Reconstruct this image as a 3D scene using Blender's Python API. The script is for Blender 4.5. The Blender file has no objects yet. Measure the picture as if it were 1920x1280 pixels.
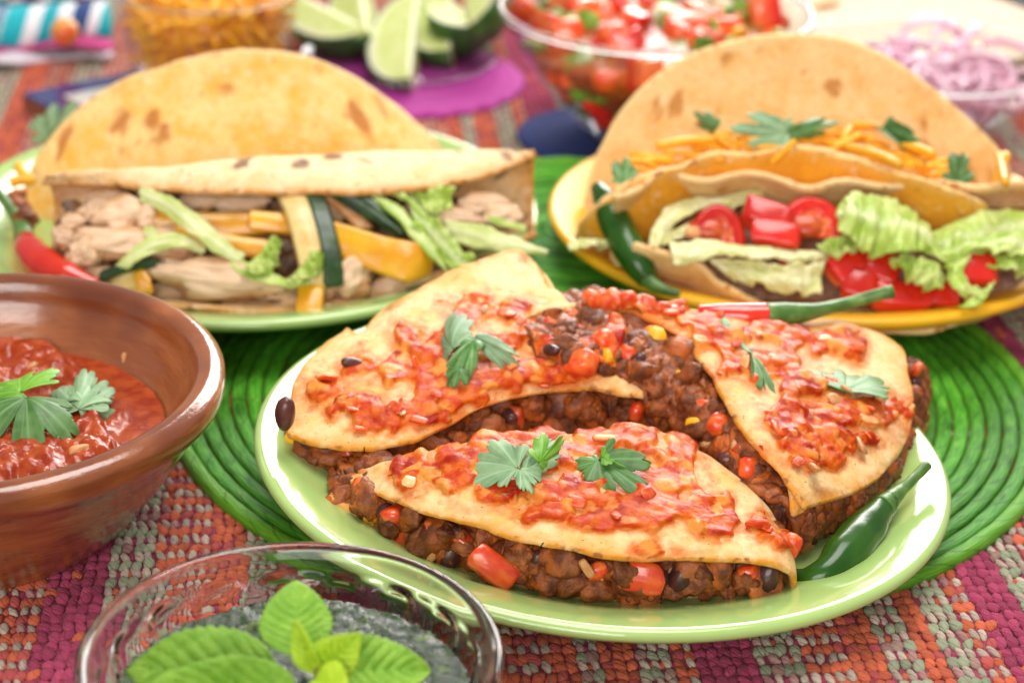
import bpy, math, random
import numpy as np
from mathutils import Matrix, Vector
sc = bpy.context.scene
R = math.radians
# ------------------------------------------------------------------ camera, world, lamps, exposure
CAM = np.array([-.0351, -.6652, .3767]); PITCH = .4362; ROLL = R(1.5); FMM = 70.0
FPX = 1920 * FMM / 36
cp, sp_ = math.cos(PITCH), math.sin(PITCH)
FW = np.array([0, cp, -sp_]); UP0 = np.array([0, sp_, cp]); RT0 = np.array([1.0, 0, 0])
RT = math.cos(ROLL) * RT0 + math.sin(ROLL) * UP0 * 1.0
UPV = math.cos(ROLL) * UP0 - math.sin(ROLL) * RT0
cam = bpy.data.cameras.new('camera'); cam.lens = FMM; cam.sensor_width = 36; cam.clip_start = .02; cam.clip_end = 30
cam_o = bpy.data.objects.new('camera', cam); sc.collection.objects.link(cam_o)
cam_o.matrix_world = Matrix(((RT[0], UPV[0], -FW[0], CAM[0]), (RT[1], UPV[1], -FW[1], CAM[1]), (RT[2], UPV[2], -FW[2], CAM[2]), (0, 0, 0, 1)))
sc.camera = cam_o
cam.dof.use_dof = True; cam.dof.focus_distance = .685; cam.dof.aperture_fstop = 8.0
world = bpy.data.worlds.new('World'); sc.world = world; world.use_nodes = True
world.node_tree.nodes['Background'].inputs[0].default_value = (1.0, .94, .86, 1)
world.node_tree.nodes['Background'].inputs[1].default_value = .34
def lamp(name, loc, target, size, power, col):
    l = bpy.data.lights.new(name, 'AREA'); l.shape = 'RECTANGLE'; l.size, l.size_y = size; l.energy = power; l.color = col
    o = bpy.data.objects.new(name, l); sc.collection.objects.link(o); o.location = loc
    o.rotation_euler = (Vector(target) - Vector(loc)).to_track_quat('-Z', 'Y').to_euler(); return o
lamp('softbox_window', (.45, 2.10, .98), (.05, .1, 0), (1.5, .9), 46, (1, .98, .95))
lamp('softbox_overhead', (.10, .25, 1.5), (0, .1, 0), (.9, .9), 17, (1, .97, .93))
lamp('softbox_front', (-.35, -1.60, .80), (0, .15, .02), (1.3, .8), 20, (1, .97, .92))
sc.view_settings.view_transform = 'Standard'; sc.view_settings.look = 'None'; sc.view_settings.gamma = 1; sc.view_settings.exposure = .24
sc.cycles.max_bounces = 12; sc.cycles.transmission_bounces = 10; sc.cycles.glossy_bounces = 6; sc.cycles.diffuse_bounces = 4
sc.cycles.sample_clamp_indirect = 4; sc.cycles.use_denoising = True
# ------------------------------------------------------------------ geometry of the picture plane -> points in the place
def ray(px, py):
    u, v = px - 960, py - 640
    d = FW * FPX + RT * u - UPV * v
    return d / np.linalg.norm(d)
def P(px, py, z=0.0):
    d = ray(px, py); return CAM + d * ((z - CAM[2]) / d[2])
def PP(px, py, p0, n):
    d = ray(px, py); return CAM + d * (np.dot(p0 - CAM, n) / np.dot(d, n))
def proj(V):
    d = np.asarray(V) - CAM; x = d @ RT; y = d @ UPV; z = d @ FW
    return np.stack([960 + FPX * x / z, 640 - FPX * y / z], -1)
def mpp(p): return float(np.dot(np.asarray(p) - CAM, FW)) / FPX      # metres per picture pixel at p
TILT = math.tan(R(3.14)); NT = np.array([TILT, 0, 1.0])
def Pt(px, py, h):                                                   # height above the front plate's (slightly tilted) foot plane
    return PP(px, py, np.array([0, 0, h]), NT)
def nrm(v): v = np.asarray(v, float); return v / np.linalg.norm(v)
# ------------------------------------------------------------------ noise
def _hash(i, j, k, s):
    h = (i * 374761393 + j * 668265263 + k * 2147483647 + s * 974711) & 0xffffffff
    h = ((h ^ (h >> 13)) * 1274126177) & 0xffffffff
    h = ((h ^ (h >> 16)) * 2246822519) & 0xffffffff
    return ((h ^ (h >> 15)) & 0xffffff) / float(0xffffff)
def vnoise(Q, scale, seed=0):
    Q = np.asarray(Q) * scale + 57.3; I = np.floor(Q).astype(np.int64); F = Q - I; F = F * F * (3 - 2 * F)
    out = 0
    for a in (0, 1):
        for b in (0, 1):
            for c in (0, 1):
                w = (F[..., 0] if a else 1 - F[..., 0]) * (F[..., 1] if b else 1 - F[..., 1]) * (F[..., 2] if c else 1 - F[..., 2])
                out = out + w * _hash(I[..., 0] + a, I[..., 1] + b, I[..., 2] + c, seed)
    return out * 2 - 1
def fbm(Q, scale, seed=0, oct=3):
    return sum(vnoise(Q, scale * 2 ** i, seed + i) * .5 ** i for i in range(oct))
def worley(Q, scale, seed=0):
    Q = np.asarray(Q) * scale + 31.7; I = np.floor(Q).astype(np.int64); best = np.full(Q.shape[:-1], 9.0); rid = np.zeros(Q.shape[:-1])
    for a in (-1, 0, 1):
        for b in (-1, 0, 1):
            for c in (-1, 0, 1):
                i, j, k = I[..., 0] + a, I[..., 1] + b, I[..., 2] + c
                d = np.sqrt((i + _hash(i, j, k, seed) - Q[..., 0]) ** 2 + (j + _hash(i, j, k, seed + 1) - Q[..., 1]) ** 2 + (k + _hash(i, j, k, seed + 2) - Q[..., 2]) ** 2)
                m = d < best; best = np.where(m, d, best); rid = np.where(m, _hash(i, j, k, seed + 3), rid)
    return best, rid
def sstep(a, b, x): t = np.clip((x - a) / (b - a), 0, 1); return t * t * (3 - 2 * t)
# ------------------------------------------------------------------ mesh and object helpers
W = {}                                                               # world matrix of every object made here
def mesh(name, V, F, m=None, attrs=None, smooth=True):
    V = np.asarray(V, np.float32); me = bpy.data.meshes.new(name)
    me.vertices.add(len(V)); me.vertices.foreach_set('co', V.ravel())
    if isinstance(F, np.ndarray):
        k = F.shape[1]; n = len(F); idx = F.astype(np.int32).ravel(); st = np.arange(0, n * k, k, dtype=np.int32)
    else:
        n = len(F); idx = np.array([i for f in F for i in f], np.int32); ln = np.array([len(f) for f in F]); st = np.concatenate([[0], np.cumsum(ln)[:-1]]).astype(np.int32)
    me.loops.add(len(idx)); me.loops.foreach_set('vertex_index', idx)
    me.polygons.add(n); me.polygons.foreach_set('loop_start', st)
    me.polygons.foreach_set('use_smooth', np.full(n, smooth, bool))
    for k, a in (attrs or {}).items():
        a = np.asarray(a, np.float32)
        if a.ndim == 1:
            at = me.attributes.new(k, 'FLOAT', 'POINT'); at.data.foreach_set('value', a)
        else:
            at = me.attributes.new(k, 'FLOAT_COLOR', 'POINT'); at.data.foreach_set('color', np.c_[a, np.ones(len(a))].astype(np.float32).ravel())
    me.update(); me.validate()
    if m: me.materials.append(m)
    return me
def put(name, me, mw=None, parent=None):
    o = bpy.data.objects.new(name, me); sc.collection.objects.link(o)
    mw = Matrix.Identity(4) if mw is None else mw
    if parent is not None:
        o.parent = parent; o.matrix_parent_inverse = W[parent.name].inverted()
    o.matrix_basis = mw; W[o.name] = mw.copy(); return o
def obj(name, V, F, m, parent=None, attrs=None, smooth=True, base=False):   # mesh given in world coordinates; origin moved to its own centre or base
    V = np.asarray(V, float); c = (V.min(0) + V.max(0)) / 2
    if base: c[2] = V[:, 2].min()
    return put(name, mesh(name, V - c, F, m, attrs, smooth), Matrix.Translation(Vector(c)), parent)
def thing(name, label, cat, loc, group=None):
    o = bpy.data.objects.new(name, None); sc.collection.objects.link(o); o.location = Vector(loc); o.empty_display_size = .02
    W[o.name] = Matrix.Translation(Vector(loc)); return tag(o, label, cat, group)
def tag(o, label, cat, group=None):
    o['label'] = label; o['category'] = cat
    if group: o['group'] = group
    return o
def herm(V, n, closed=False, t=None):
    V = np.asarray(V, float)
    if len(V) == 2 and t is None:
        w = np.linspace(0, 1, n).reshape((-1,) + (1,) * (V.ndim - 1)); return V[0] * (1 - w) + V[1] * w
    d = np.linalg.norm(np.diff(V, axis=0), axis=-1)
    while d.ndim > 1: d = d.mean(-1)
    T = np.concatenate([[0], np.cumsum(np.sqrt(d * (d.mean() + 1e-9)) + 1e-9)]); T /= T[-1]
    M = np.gradient(V, T, axis=0) if len(V) > 2 else np.repeat((V[1:] - V[:1]), 2, 0)
    x = np.linspace(0, 1, n) if t is None else np.asarray(t)
    i = np.clip(np.searchsorted(T, x, side='right') - 1, 0, len(T) - 2); h = T[i + 1] - T[i]; s = (x - T[i]) / h
    sh = (-1,) + (1,) * (V.ndim - 1); s = s.reshape(sh); h = h.reshape(sh)
    return (2 * s ** 3 - 3 * s ** 2 + 1) * V[i] + (s ** 3 - 2 * s ** 2 + s) * h * M[i] + (-2 * s ** 3 + 3 * s ** 2) * V[i + 1] + (s ** 3 - s ** 2) * h * M[i + 1]
def patch(rows, nu, nv):                                             # rows of world points -> (nv, nu, 3) grid
    return herm(np.stack([herm(np.asarray(r, float), nu) for r in rows]), nv)
def gnormals(G, flip=False):
    du = np.gradient(G, axis=1); dv = np.gradient(G, axis=0); n = np.cross(du, dv); l = np.linalg.norm(n, axis=-1, keepdims=True)
    n = n / np.maximum(l, 1e-12); return -n if flip else n
def gfaces(nv, nu, off=0, flip=False):
    i = np.arange(nv * nu).reshape(nv, nu) + off
    f = np.stack([i[:-1, :-1], i[:-1, 1:], i[1:, 1:], i[1:, :-1]], -1).reshape(-1, 4)
    return f[:, ::-1] if flip else f
def edge_attr(G, w=.004):
    nv, nu = G.shape[:2]
    du = np.concatenate([np.zeros((nv, 1)), np.cumsum(np.linalg.norm(np.diff(G, axis=1), axis=-1), 1)], 1)
    dv = np.concatenate([np.zeros((1, nu)), np.cumsum(np.linalg.norm(np.diff(G, axis=0), axis=-1), 0)], 0)
    d = np.minimum(np.minimum(du, du[:, -1:] - du), np.minimum(dv, dv[-1:] - dv)); return np.exp(-d / w)
def shell(G, thick, attrs=None, flip=False):                         # closed sheet of that thickness around a grid, with a rounded rim
    nv, nu = G.shape[:2]; n = gnormals(G, flip); th = np.asarray(thick) if np.ndim(thick) == 0 else np.asarray(thick)[..., None]
    A = (G + n * th / 2).reshape(-1, 3); B = (G - n * th / 2).reshape(-1, 3); N = nv * nu
    i = np.arange(N).reshape(nv, nu)
    loop = np.concatenate([i[0, :-1], i[:-1, -1], i[-1, :0:-1], i[:0:-1, 0]])
    C = G.reshape(-1, 3)[loop]; inner = np.concatenate([G[min(1, nv - 1), :-1], G[:-1, -2], G[-2, :0:-1], G[:0:-1, 1]])
    out = C - inner; out = out / np.maximum(np.linalg.norm(out, axis=-1, keepdims=True), 1e-9)
    tl = th if np.ndim(th) == 0 else th.reshape(-1, 1)[loop]
    C = C + out * tl * .42; m = len(loop); k = np.arange(m); k2 = (k + 1) % m
    F = [gfaces(nv, nu, 0, flip), gfaces(nv, nu, N, not flip)]
    q1 = np.stack([loop[k], 2 * N + k, 2 * N + k2, loop[k2]], -1); q2 = np.stack([2 * N + k, N + loop[k], N + loop[k2], 2 * N + k2], -1)
    if flip: q1, q2 = q1[:, ::-1], q2[:, ::-1]
    at = {}
    for key, a in (attrs or {}).items():
        a = np.asarray(a).reshape((N,) + np.asarray(a).shape[2:]); at[key] = np.concatenate([a, a, a[loop]])
    return np.concatenate([A, B, C]), np.concatenate(F + [q1, q2]), at
def arc_uv(G):
    du = np.concatenate([np.zeros((G.shape[0], 1)), np.cumsum(np.linalg.norm(np.diff(G, axis=1), axis=-1), 1)], 1); du = du - du.mean(1, keepdims=True)
    dv = np.concatenate([np.zeros((1, G.shape[1])), np.cumsum(np.linalg.norm(np.diff(G, axis=0), axis=-1), 0)], 0)
    o = G.reshape(-1, 3)[0]; return np.stack([du + abs(o[0]) % .3, dv + abs(o[1]) % .3, 0 * du], -1)
def ragged(G, amp, seed=3):                                          # uneven outline: pulls the two long edges in and out
    dv = np.gradient(G, axis=0); dn = dv / np.maximum(np.linalg.norm(dv, axis=-1, keepdims=True), 1e-9); L = np.concatenate([np.zeros((1, G.shape[1])), np.cumsum(np.linalg.norm(np.diff(G, axis=0), axis=-1), 0)], 0)
    w = (-np.exp(-L / .004) + np.exp(-(L[-1:] - L) / .004)) * amp; return G + dn * (w * (fbm(G, 95, seed, 3) + .3 * vnoise(G, 420, seed)))[..., None]
def sheet(name, G, thick, m, parent=None, attrs=None, flip=False, edge=.004, rag=.0008):
    if name == 'tortilla': G = ragged(G, rag)
    if name.startswith('lettuce'): G = ragged(G, .0016)
    at = {'edge': edge_attr(G, edge), 'suv': arc_uv(G)}; at.update(attrs or {})
    V, F, at = shell(G, thick, at, flip); return obj(name, V, F, m, parent, at)
def sweep(pts, rad, n=24, k=12, flat=1.0, upv=(0, 0, 1), close=True):   # tapered tube along a curve
    C = herm(pts, n); r = np.interp(np.linspace(0, 1, n), np.linspace(0, 1, len(rad)), rad) if len(rad) != n else np.asarray(rad)
    T = np.gradient(C, axis=0); T /= np.linalg.norm(T, axis=1, keepdims=True)
    a = np.linspace(0, 2 * np.pi, k, endpoint=False); V = []
    for i in range(n):
        s = np.cross(T[i], upv); s = s / max(np.linalg.norm(s), 1e-6); b = np.cross(s, T[i])
        V.append(C[i] + r[i] * (np.outer(np.cos(a), s) + flat * np.outer(np.sin(a), b)))
    V = np.concatenate(V); F = []
    for i in range(n - 1):
        for j in range(k): F.append((i * k + j, i * k + (j + 1) % k, (i + 1) * k + (j + 1) % k, (i + 1) * k + j))
    if close: F.append(tuple(range(k))[::-1]); F.append(tuple((n - 1) * k + j for j in range(k)))
    return V, F
def lathe(prof, n=128, c=(0, 0, 0), wob=None):
    prof = np.asarray(prof, float); a = np.linspace(0, 2 * np.pi, n, endpoint=False); m = len(prof)
    r = prof[:, :1] * np.ones((1, n)); z = prof[:, 1:2] * np.ones((1, n))
    if wob is not None: r, z = wob(r, z, a[None, :])
    V = np.stack([c[0] + r * np.cos(a), c[1] + r * np.sin(a), c[2] + z], -1).reshape(-1, 3)
    i = np.arange(m * n).reshape(m, n); j = np.roll(i, -1, 1)
    F = np.stack([i[:-1], j[:-1], j[1:], i[1:]], -1).reshape(-1, 4)
    if (prof[:-1, 0] * prof[1:, 1] - prof[1:, 0] * prof[:-1, 1]).sum() < 0: F = F[:, ::-1]
    return V, F
def smoothprof(pts, n=60): return herm(np.array(pts, float), n)
def ico(sub=3):
    import bmesh
    bm = bmesh.new(); bmesh.ops.create_icosphere(bm, subdivisions=sub, radius=1.0)
    V = np.array([v.co[:] for v in bm.verts]); F = np.array([[v.index for v in f.verts] for f in bm.faces]); bm.free(); return V, F
ICO3, ICO3F = ico(3); ICO4, ICO4F = ico(4); ICO2, ICO2F = ico(2)
def frame(x, z=(0, 0, 1)):
    x = nrm(x); y = np.cross(z, x); y = nrm(y) if np.linalg.norm(y) > 1e-6 else np.array([0, 1.0, 0]); z = np.cross(x, y)
    return np.stack([x, y, z], 1)
def mat4(loc, A): 
    M = Matrix.Identity(4)
    for i in range(3):
        for j in range(3): M[i][j] = float(A[i][j])
        M[i][3] = float(loc[i])
    return M
# ------------------------------------------------------------------ materials
def newmat(name):
    m = bpy.data.materials.new(name); m.use_nodes = True; nt = m.node_tree
    return m, nt, nt.nodes['Principled BSDF']
def nd(nt, t, **kw):
    n = nt.nodes.new(t)
    for k, v in kw.items():
        if k in n.inputs: n.inputs[k].default_value = v
        else: setattr(n, k, v)
    return n
def c4(c): return (c[0], c[1], c[2], 1)
def mixc(nt, fac, a, b, blend='MIX'):
    n = nt.nodes.new('ShaderNodeMix'); n.data_type = 'RGBA'; n.blend_type = blend
    for s, v in ((0, fac), (6, a), (7, b)):
        if hasattr(v, 'is_linked') or hasattr(v, 'links'): nt.links.new(v, n.inputs[s])
        else: n.inputs[s].default_value = v if s == 0 else c4(v)
    return n.outputs[2]
def ramp(nt, x, a, b, lo=0.0, hi=1.0):
    n = nt.nodes.new('ShaderNodeMapRange'); n.interpolation_type = 'SMOOTHSTEP'; nt.links.new(x, n.inputs[0])
    n.inputs[1].default_value = a; n.inputs[2].default_value = b; n.inputs[3].default_value = lo; n.inputs[4].default_value = hi; return n.outputs[0]
def math2(nt, op, a, b=0.0):
    n = nt.nodes.new('ShaderNodeMath'); n.operation = op
    for i, v in enumerate((a, b)):
        if hasattr(v, 'links'): nt.links.new(v, n.inputs[i])
        else: n.inputs[i].default_value = v
    return n.outputs[0]
def noise(nt, scale, detail=4, rough=.55, co=None, stretch=None):
    n = nd(nt, 'ShaderNodeTexNoise', Scale=scale, Detail=detail, Roughness=rough); tc = nt.nodes.new('ShaderNodeTexCoord')
    src = tc.outputs['Object'] if co is None else co
    if stretch:
        mp = nt.nodes.new('ShaderNodeMapping'); mp.inputs['Scale'].default_value = stretch; nt.links.new(src, mp.inputs[0]); src = mp.outputs[0]
    nt.links.new(src, n.inputs['Vector']); return n.outputs['Fac']
def attr(nt, name, out='Fac'):
    n = nt.nodes.new('ShaderNodeAttribute'); n.attribute_name = name; return n.outputs[out]
def bump(nt, b, h, strength, dist):
    n = nt.nodes.new('ShaderNodeBump'); n.inputs['Strength'].default_value = strength; n.inputs['Distance'].default_value = dist
    nt.links.new(h, n.inputs['Height']); nt.links.new(n.outputs[0], b.inputs['Normal'])
def sss(b, w, rad=(1, .4, .2), scale=.003):
    b.inputs['Subsurface Weight'].default_value = w; b.inputs['Subsurface Radius'].default_value = rad; b.inputs['Subsurface Scale'].default_value = scale
def food(name, c1, c2, scale=300, rough=.4, spec=.5, bmp=.3, bdist=.0006, bscale=None, s=0, srad=(1, .35, .2), sscale=.003, coat=0, lo=.35, hi=.65, rnd=.25, stretch=None, vein=None, c3=None, detail=4):
    m, nt, b = newmat(name)
    f = noise(nt, scale, detail, stretch=stretch); col = mixc(nt, ramp(nt, f, lo, hi), c1, c2)
    if c3:
        f3 = noise(nt, scale * .37, 3); col = mixc(nt, ramp(nt, f3, .52, .68), col, c3)
    if vein: col = mixc(nt, attr(nt, 'vein'), col, vein)
    if rnd:
        oi = nt.nodes.new('ShaderNodeObjectInfo'); hs = nt.nodes.new('ShaderNodeHueSaturation')
        nt.links.new(ramp(nt, oi.outputs['Random'], 0, 1, 1 - rnd, 1 + rnd), hs.inputs['Value']); nt.links.new(col, hs.inputs['Color']); col = hs.outputs[0]
    nt.links.new(col, b.inputs['Base Color']); b.inputs['Roughness'].default_value = rough; b.inputs['Specular IOR Level'].default_value = spec
    if coat: b.inputs['Coat Weight'].default_value = coat; b.inputs['Coat Roughness'].default_value = .12
    if s: sss(b, s, srad, sscale)
    if bmp: bump(nt, b, noise(nt, bscale or scale * 1.7, 5, .6, stretch=stretch), bmp, bdist)
    return m
def tortilla_mat(name, pale, warm, edge, spot=(.36, .13, .035), vs=38, gate=.55, big=.42, s=.12, char=None):
    m, nt, b = newmat(name); co = attr(nt, 'suv', 'Vector')
    col = mixc(nt, ramp(nt, noise(nt, 60, 5, .65), .40, .68), pale, warm)
    col = mixc(nt, ramp(nt, noise(nt, 380, 5, .65), .48, .72, 0, .55), col, tuple(x * .74 for x in warm))
    col = mixc(nt, ramp(nt, noise(nt, 150, 5, .7), .56, .72, 0, .6), col, (.94, .80, .58))
    warp = nd(nt, 'ShaderNodeTexNoise', Scale=120.0, Detail=3.0); nt.links.new(co, warp.inputs['Vector'])
    mx = nt.nodes.new('ShaderNodeVectorMath'); mx.operation = 'MULTIPLY_ADD'; nt.links.new(warp.outputs['Color'], mx.inputs[0]); mx.inputs[1].default_value = (.011,) * 3; nt.links.new(co, mx.inputs[2])
    vo = nd(nt, 'ShaderNodeTexVoronoi', Scale=float(vs)); nt.links.new(mx.outputs[0], vo.inputs['Vector'])
    sx = nt.nodes.new('ShaderNodeSeparateColor'); nt.links.new(vo.outputs['Color'], sx.inputs[0])
    g = ramp(nt, sx.outputs[0], gate, 1.0, 0, big)
    vs2 = nd(nt, 'ShaderNodeTexVoronoi', Scale=float(vs) * 3.6); nt.links.new(mx.outputs[0], vs2.inputs['Vector']); sy = nt.nodes.new('ShaderNodeSeparateColor'); nt.links.new(vs2.outputs['Color'], sy.inputs[0])
    col = mixc(nt, ramp(nt, math2(nt, 'SUBTRACT', ramp(nt, sy.outputs[1], .80, 1.0, 0, .42), vs2.outputs['Distance']), -.08, .16, 0, .6), col, tuple(a * .55 + c * .45 for a, c in zip(spot, warm)))
    msk = ramp(nt, math2(nt, 'SUBTRACT', g, vo.outputs['Distance']), -.12, .16, 0, .85)
    col = mixc(nt, msk, col, char or spot)
    col = mixc(nt, math2(nt, 'MULTIPLY', attr(nt, 'edge'), ramp(nt, noise(nt, 160, 3), .3, .6, .35, 1)), col, edge)
    col = mixc(nt, math2(nt, 'MULTIPLY', math2(nt, 'POWER', attr(nt, 'edge'), 2.5), ramp(nt, noise(nt, 210, 3), .55, .68)), col, spot)
    st = attr(nt, 'stain'); col = mixc(nt, math2(nt, 'MULTIPLY', st, ramp(nt, noise(nt, 240, 4), .25, .6, .25, .9)), col, (.72, .17, .03))
    vn = nd(nt, 'ShaderNodeTexVoronoi', Scale=900.0); nt.links.new(co, vn.inputs['Vector'])
    sx2 = nt.nodes.new('ShaderNodeSeparateColor'); nt.links.new(vn.outputs['Color'], sx2.inputs[0])
    fleck = math2(nt, 'MULTIPLY', ramp(nt, sx2.outputs[0], .972, .98), ramp(nt, vn.outputs['Distance'], .32, .22))
    col = mixc(nt, fleck, col, (.10, .045, .015))
    nt.links.new(col, b.inputs['Base Color'])
    nt.links.new(ramp(nt, st, 0, 1, .62, .28), b.inputs['Roughness']); b.inputs['Specular IOR Level'].default_value = .22
    sss(b, s, (1, .5, .2), .002)
    h = math2(nt, 'ADD', math2(nt, 'MULTIPLY', noise(nt, 90, 4), 1.0), math2(nt, 'MULTIPLY', noise(nt, 520, 5, .7), .6)); bump(nt, b, h, .7, .0017)
    return m
def glaze(name, c, c2=None, rough=.12, coat=.5):
    m, nt, b = newmat(name); col = mixc(nt, ramp(nt, noise(nt, 30, 3), .3, .7), c, c2 or tuple(x * .93 for x in c))
    nt.links.new(col, b.inputs['Base Color']); b.inputs['Roughness'].default_value = rough; b.inputs['Coat Weight'].default_value = coat; b.inputs['Coat Roughness'].default_value = .06
    bump(nt, b, noise(nt, 60, 2), .06, .002); return m
def glass(name, tint=(1, 1, 1), rough=0.0):
    m, nt, b = newmat(name); b.inputs['Base Color'].default_value = c4(tint); b.inputs['Transmission Weight'].default_value = 1; b.inputs['Roughness'].default_value = rough; b.inputs['IOR'].default_value = 1.46; return m
M_TORT = tortilla_mat('wheat_tortilla', (.90, .65, .34), (.86, .50, .16), (.68, .27, .022), vs=60, gate=.62, big=.32)
M_TACO = tortilla_mat('corn_tortilla', (.95, .63, .26), (.93, .46, .07), (.93, .64, .30), spot=(.46, .15, .03), vs=60, gate=.40, big=.48)
M_TACO2 = tortilla_mat('pale_corn_tortilla', (.93, .65, .31), (.88, .52, .18), (.92, .64, .30), spot=(.56, .23, .05), vs=78, gate=.30, big=.46)
M_CHAR = tortilla_mat('charred_tortilla', (.94, .70, .42), (.90, .55, .24), (.62, .29, .07), spot=(.28, .10, .03), vs=74, gate=.22, big=.46, char=(.14, .05, .022))
M_ORANGE = tortilla_mat('orange_tortilla', (.86, .40, .03), (.80, .33, .02), (.92, .62, .25), vs=40, gate=.9, big=.1, s=.3)
M_SALSA = food('tomato_salsa', (.50, .036, .003), (.64, .125, .008), 230, .22, .20, .55, .0006, 900, s=.05, srad=(1, .2, .05), rnd=0, c3=(.34, .014, .003), vein=(.76, .30, .055))
M_TOMATO = food('tomato_flesh', (.68, .050, .012), (.80, .17, .035), 220, .26, .45, .4, .0006, s=.3, srad=(1, .18, .06), coat=.12)
M_TOMSKIN = food('tomato_skin', (.60, .012, .010), (.66, .028, .010), 120, .18, .5, .12, .0006, s=.15, srad=(1, .12, .06), coat=.25, rnd=.15, vein=(.78, .17, .055))
M_ONION = food('cooked_onion', (.70, .30, .10), (.78, .44, .20), 300, .28, .45, .3, s=.4, srad=(1, .6, .3))
M_MEAT = food('ground_meat', (.130, .034, .012), (.34, .098, .028), 240, .30, .26, 1.0, .0014, 480, coat=.06, rnd=.36, c3=(.46, .105, .014), s=.05)
M_SAUCE = food('bean_sauce', (.14, .036, .012), (.36, .090, .016), 180, .32, .35, .8, .0010, 380, coat=.08, rnd=0, c3=(.20, .050, .020))
M_BEAN = food('dark_bean', (.055, .018, .016), (.115, .034, .028), 200, .28, .4, .3, .0006, coat=.15, rnd=.3)
M_PEPRED = food('red_pepper_piece', (.66, .045, .012), (.76, .12, .02), 260, .2, .6, .3, .0005, coat=.4, s=.2, srad=(1, .2, .05), rnd=.1)
M_CHEDDAR = food('cheddar', (.92, .46, .02), (.88, .38, .015), 300, .38, .4, .2, s=.3, srad=(1, .5, .1), rnd=.12)
M_CILANTRO = food('cilantro_leaf', (.055, .15, .03), (.10, .23, .06), 180, .42, .4, .25, .0003, 600, rnd=.2, vein=(.22, .38, .16))
M_CILPALE = food('cilantro_pale_side', (.17, .30, .15), (.25, .40, .21), 180, .5, .35, .25, .0003, 600, rnd=.12, vein=(.40, .54, .34))
M_CILBRIGHT = food('bright_cilantro', (.10, .30, .015), (.17, .40, .03), 180, .4, .4, .25, .0003, 600, rnd=.1, vein=(.30, .50, .12))
M_MINT = food('mint_leaf', (.17, .36, .025), (.26, .47, .05), 140, .45, .4, .9, .0014, 420, rnd=.14, vein=(.20, .42, .05), s=.12, srad=(.6, 1, .2))
M_MINTNEW = food('young_mint_leaf', (.38, .58, .02), (.46, .66, .035), 140, .42, .4, .9, .0014, 420, rnd=.06, vein=(.30, .52, .02), s=.15, srad=(.6, 1, .2))
M_LETTUCE = food('lettuce_leaf', (.34, .50, .06), (.58, .68, .22), 90, .36, .45, .5, .0010, 260, s=.25, srad=(.7, 1, .2), rnd=.08, vein=(.74, .80, .50))
M_LETMID = food('middle_green_lettuce', (.50, .58, .17), (.68, .72, .34), 90, .38, .4, .5, .0010, 260, s=.25, srad=(.8, 1, .3), rnd=.08, vein=(.80, .82, .56))
M_LETPALE = food('pale_lettuce', (.62, .62, .24), (.76, .74, .42), 100, .38, .45, .5, .0010, 280, s=.25, srad=(1, 1, .4), rnd=.08, vein=(.82, .82, .56))
M_CHICKEN = food('cooked_chicken', (.86, .60, .40), (.70, .40, .20), 100, .40, .4, 1.0, .0026, 240, s=.15, srad=(1, .5, .3), rnd=.08, stretch=(.35, 1.8, 1.8), lo=.44, hi=.62, c3=(.46, .19, .06), coat=.08)
M_PEPYEL = food('yellow_pepper', (.80, .42, .015), (.72, .31, .008), 90, .24, .5, .3, .0008, 260, s=.25, srad=(1, .5, .05), coat=.15, rnd=.12)
M_ZUC = food('zucchini_flesh', (.78, .60, .27), (.66, .45, .14), 140, .3, .5, .3, s=.35, srad=(1, .8, .3), rnd=.05)
M_ZUCSKIN = food('zucchini_skin', (.012, .035, .012), (.03, .075, .018), 160, .25, .5, .2, rnd=.1)
M_CHILIG = food('green_chilli', (.012, .068, .004), (.026, .10, .008), 60, .22, .40, .16, .0012, 110, coat=.1, rnd=.1)
M_CHILIR = food('red_chilli', (.60, .014, .008), (.68, .03, .01), 60, .14, .6, .08, .001, 90, coat=.5, s=.1, rnd=.08)
M_STEM = food('chilli_stem', (.06, .15, .025), (.12, .24, .05), 160, .35, .5, .3, rnd=.1)
M_PLATE = glaze('green_glaze', (.40, .58, .185)); M_PLATEY = glaze('yellow_glaze', (.88, .47, .014), rough=.34, coat=.0)
M_GLASS = glass('clear_glass')
def thin_glass(name):                                                # thin walls: light passes straight through, the surface only mirrors
    m, nt, b = newmat(name); nt.nodes.remove(b); out = nt.nodes['Material Output']; tr = nt.nodes.new('ShaderNodeBsdfTransparent'); tr.inputs[0].default_value = (.95, .965, .965, 1); gl = nt.nodes.new('ShaderNodeBsdfGlossy'); gl.inputs['Roughness'].default_value = .03
    lw = nd(nt, 'ShaderNodeLayerWeight', Blend=.5); fr = math2(nt, 'ADD', math2(nt, 'MULTIPLY', math2(nt, 'POWER', lw.outputs['Facing'], 4.0), .55), .035); mx = nt.nodes.new('ShaderNodeMixShader'); nt.links.new(fr, mx.inputs[0]); nt.links.new(tr.outputs[0], mx.inputs[1]); nt.links.new(gl.outputs[0], mx.inputs[2]); nt.links.new(mx.outputs[0], out.inputs[0]); return m
M_THIN = thin_glass('thin_glass')

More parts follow.
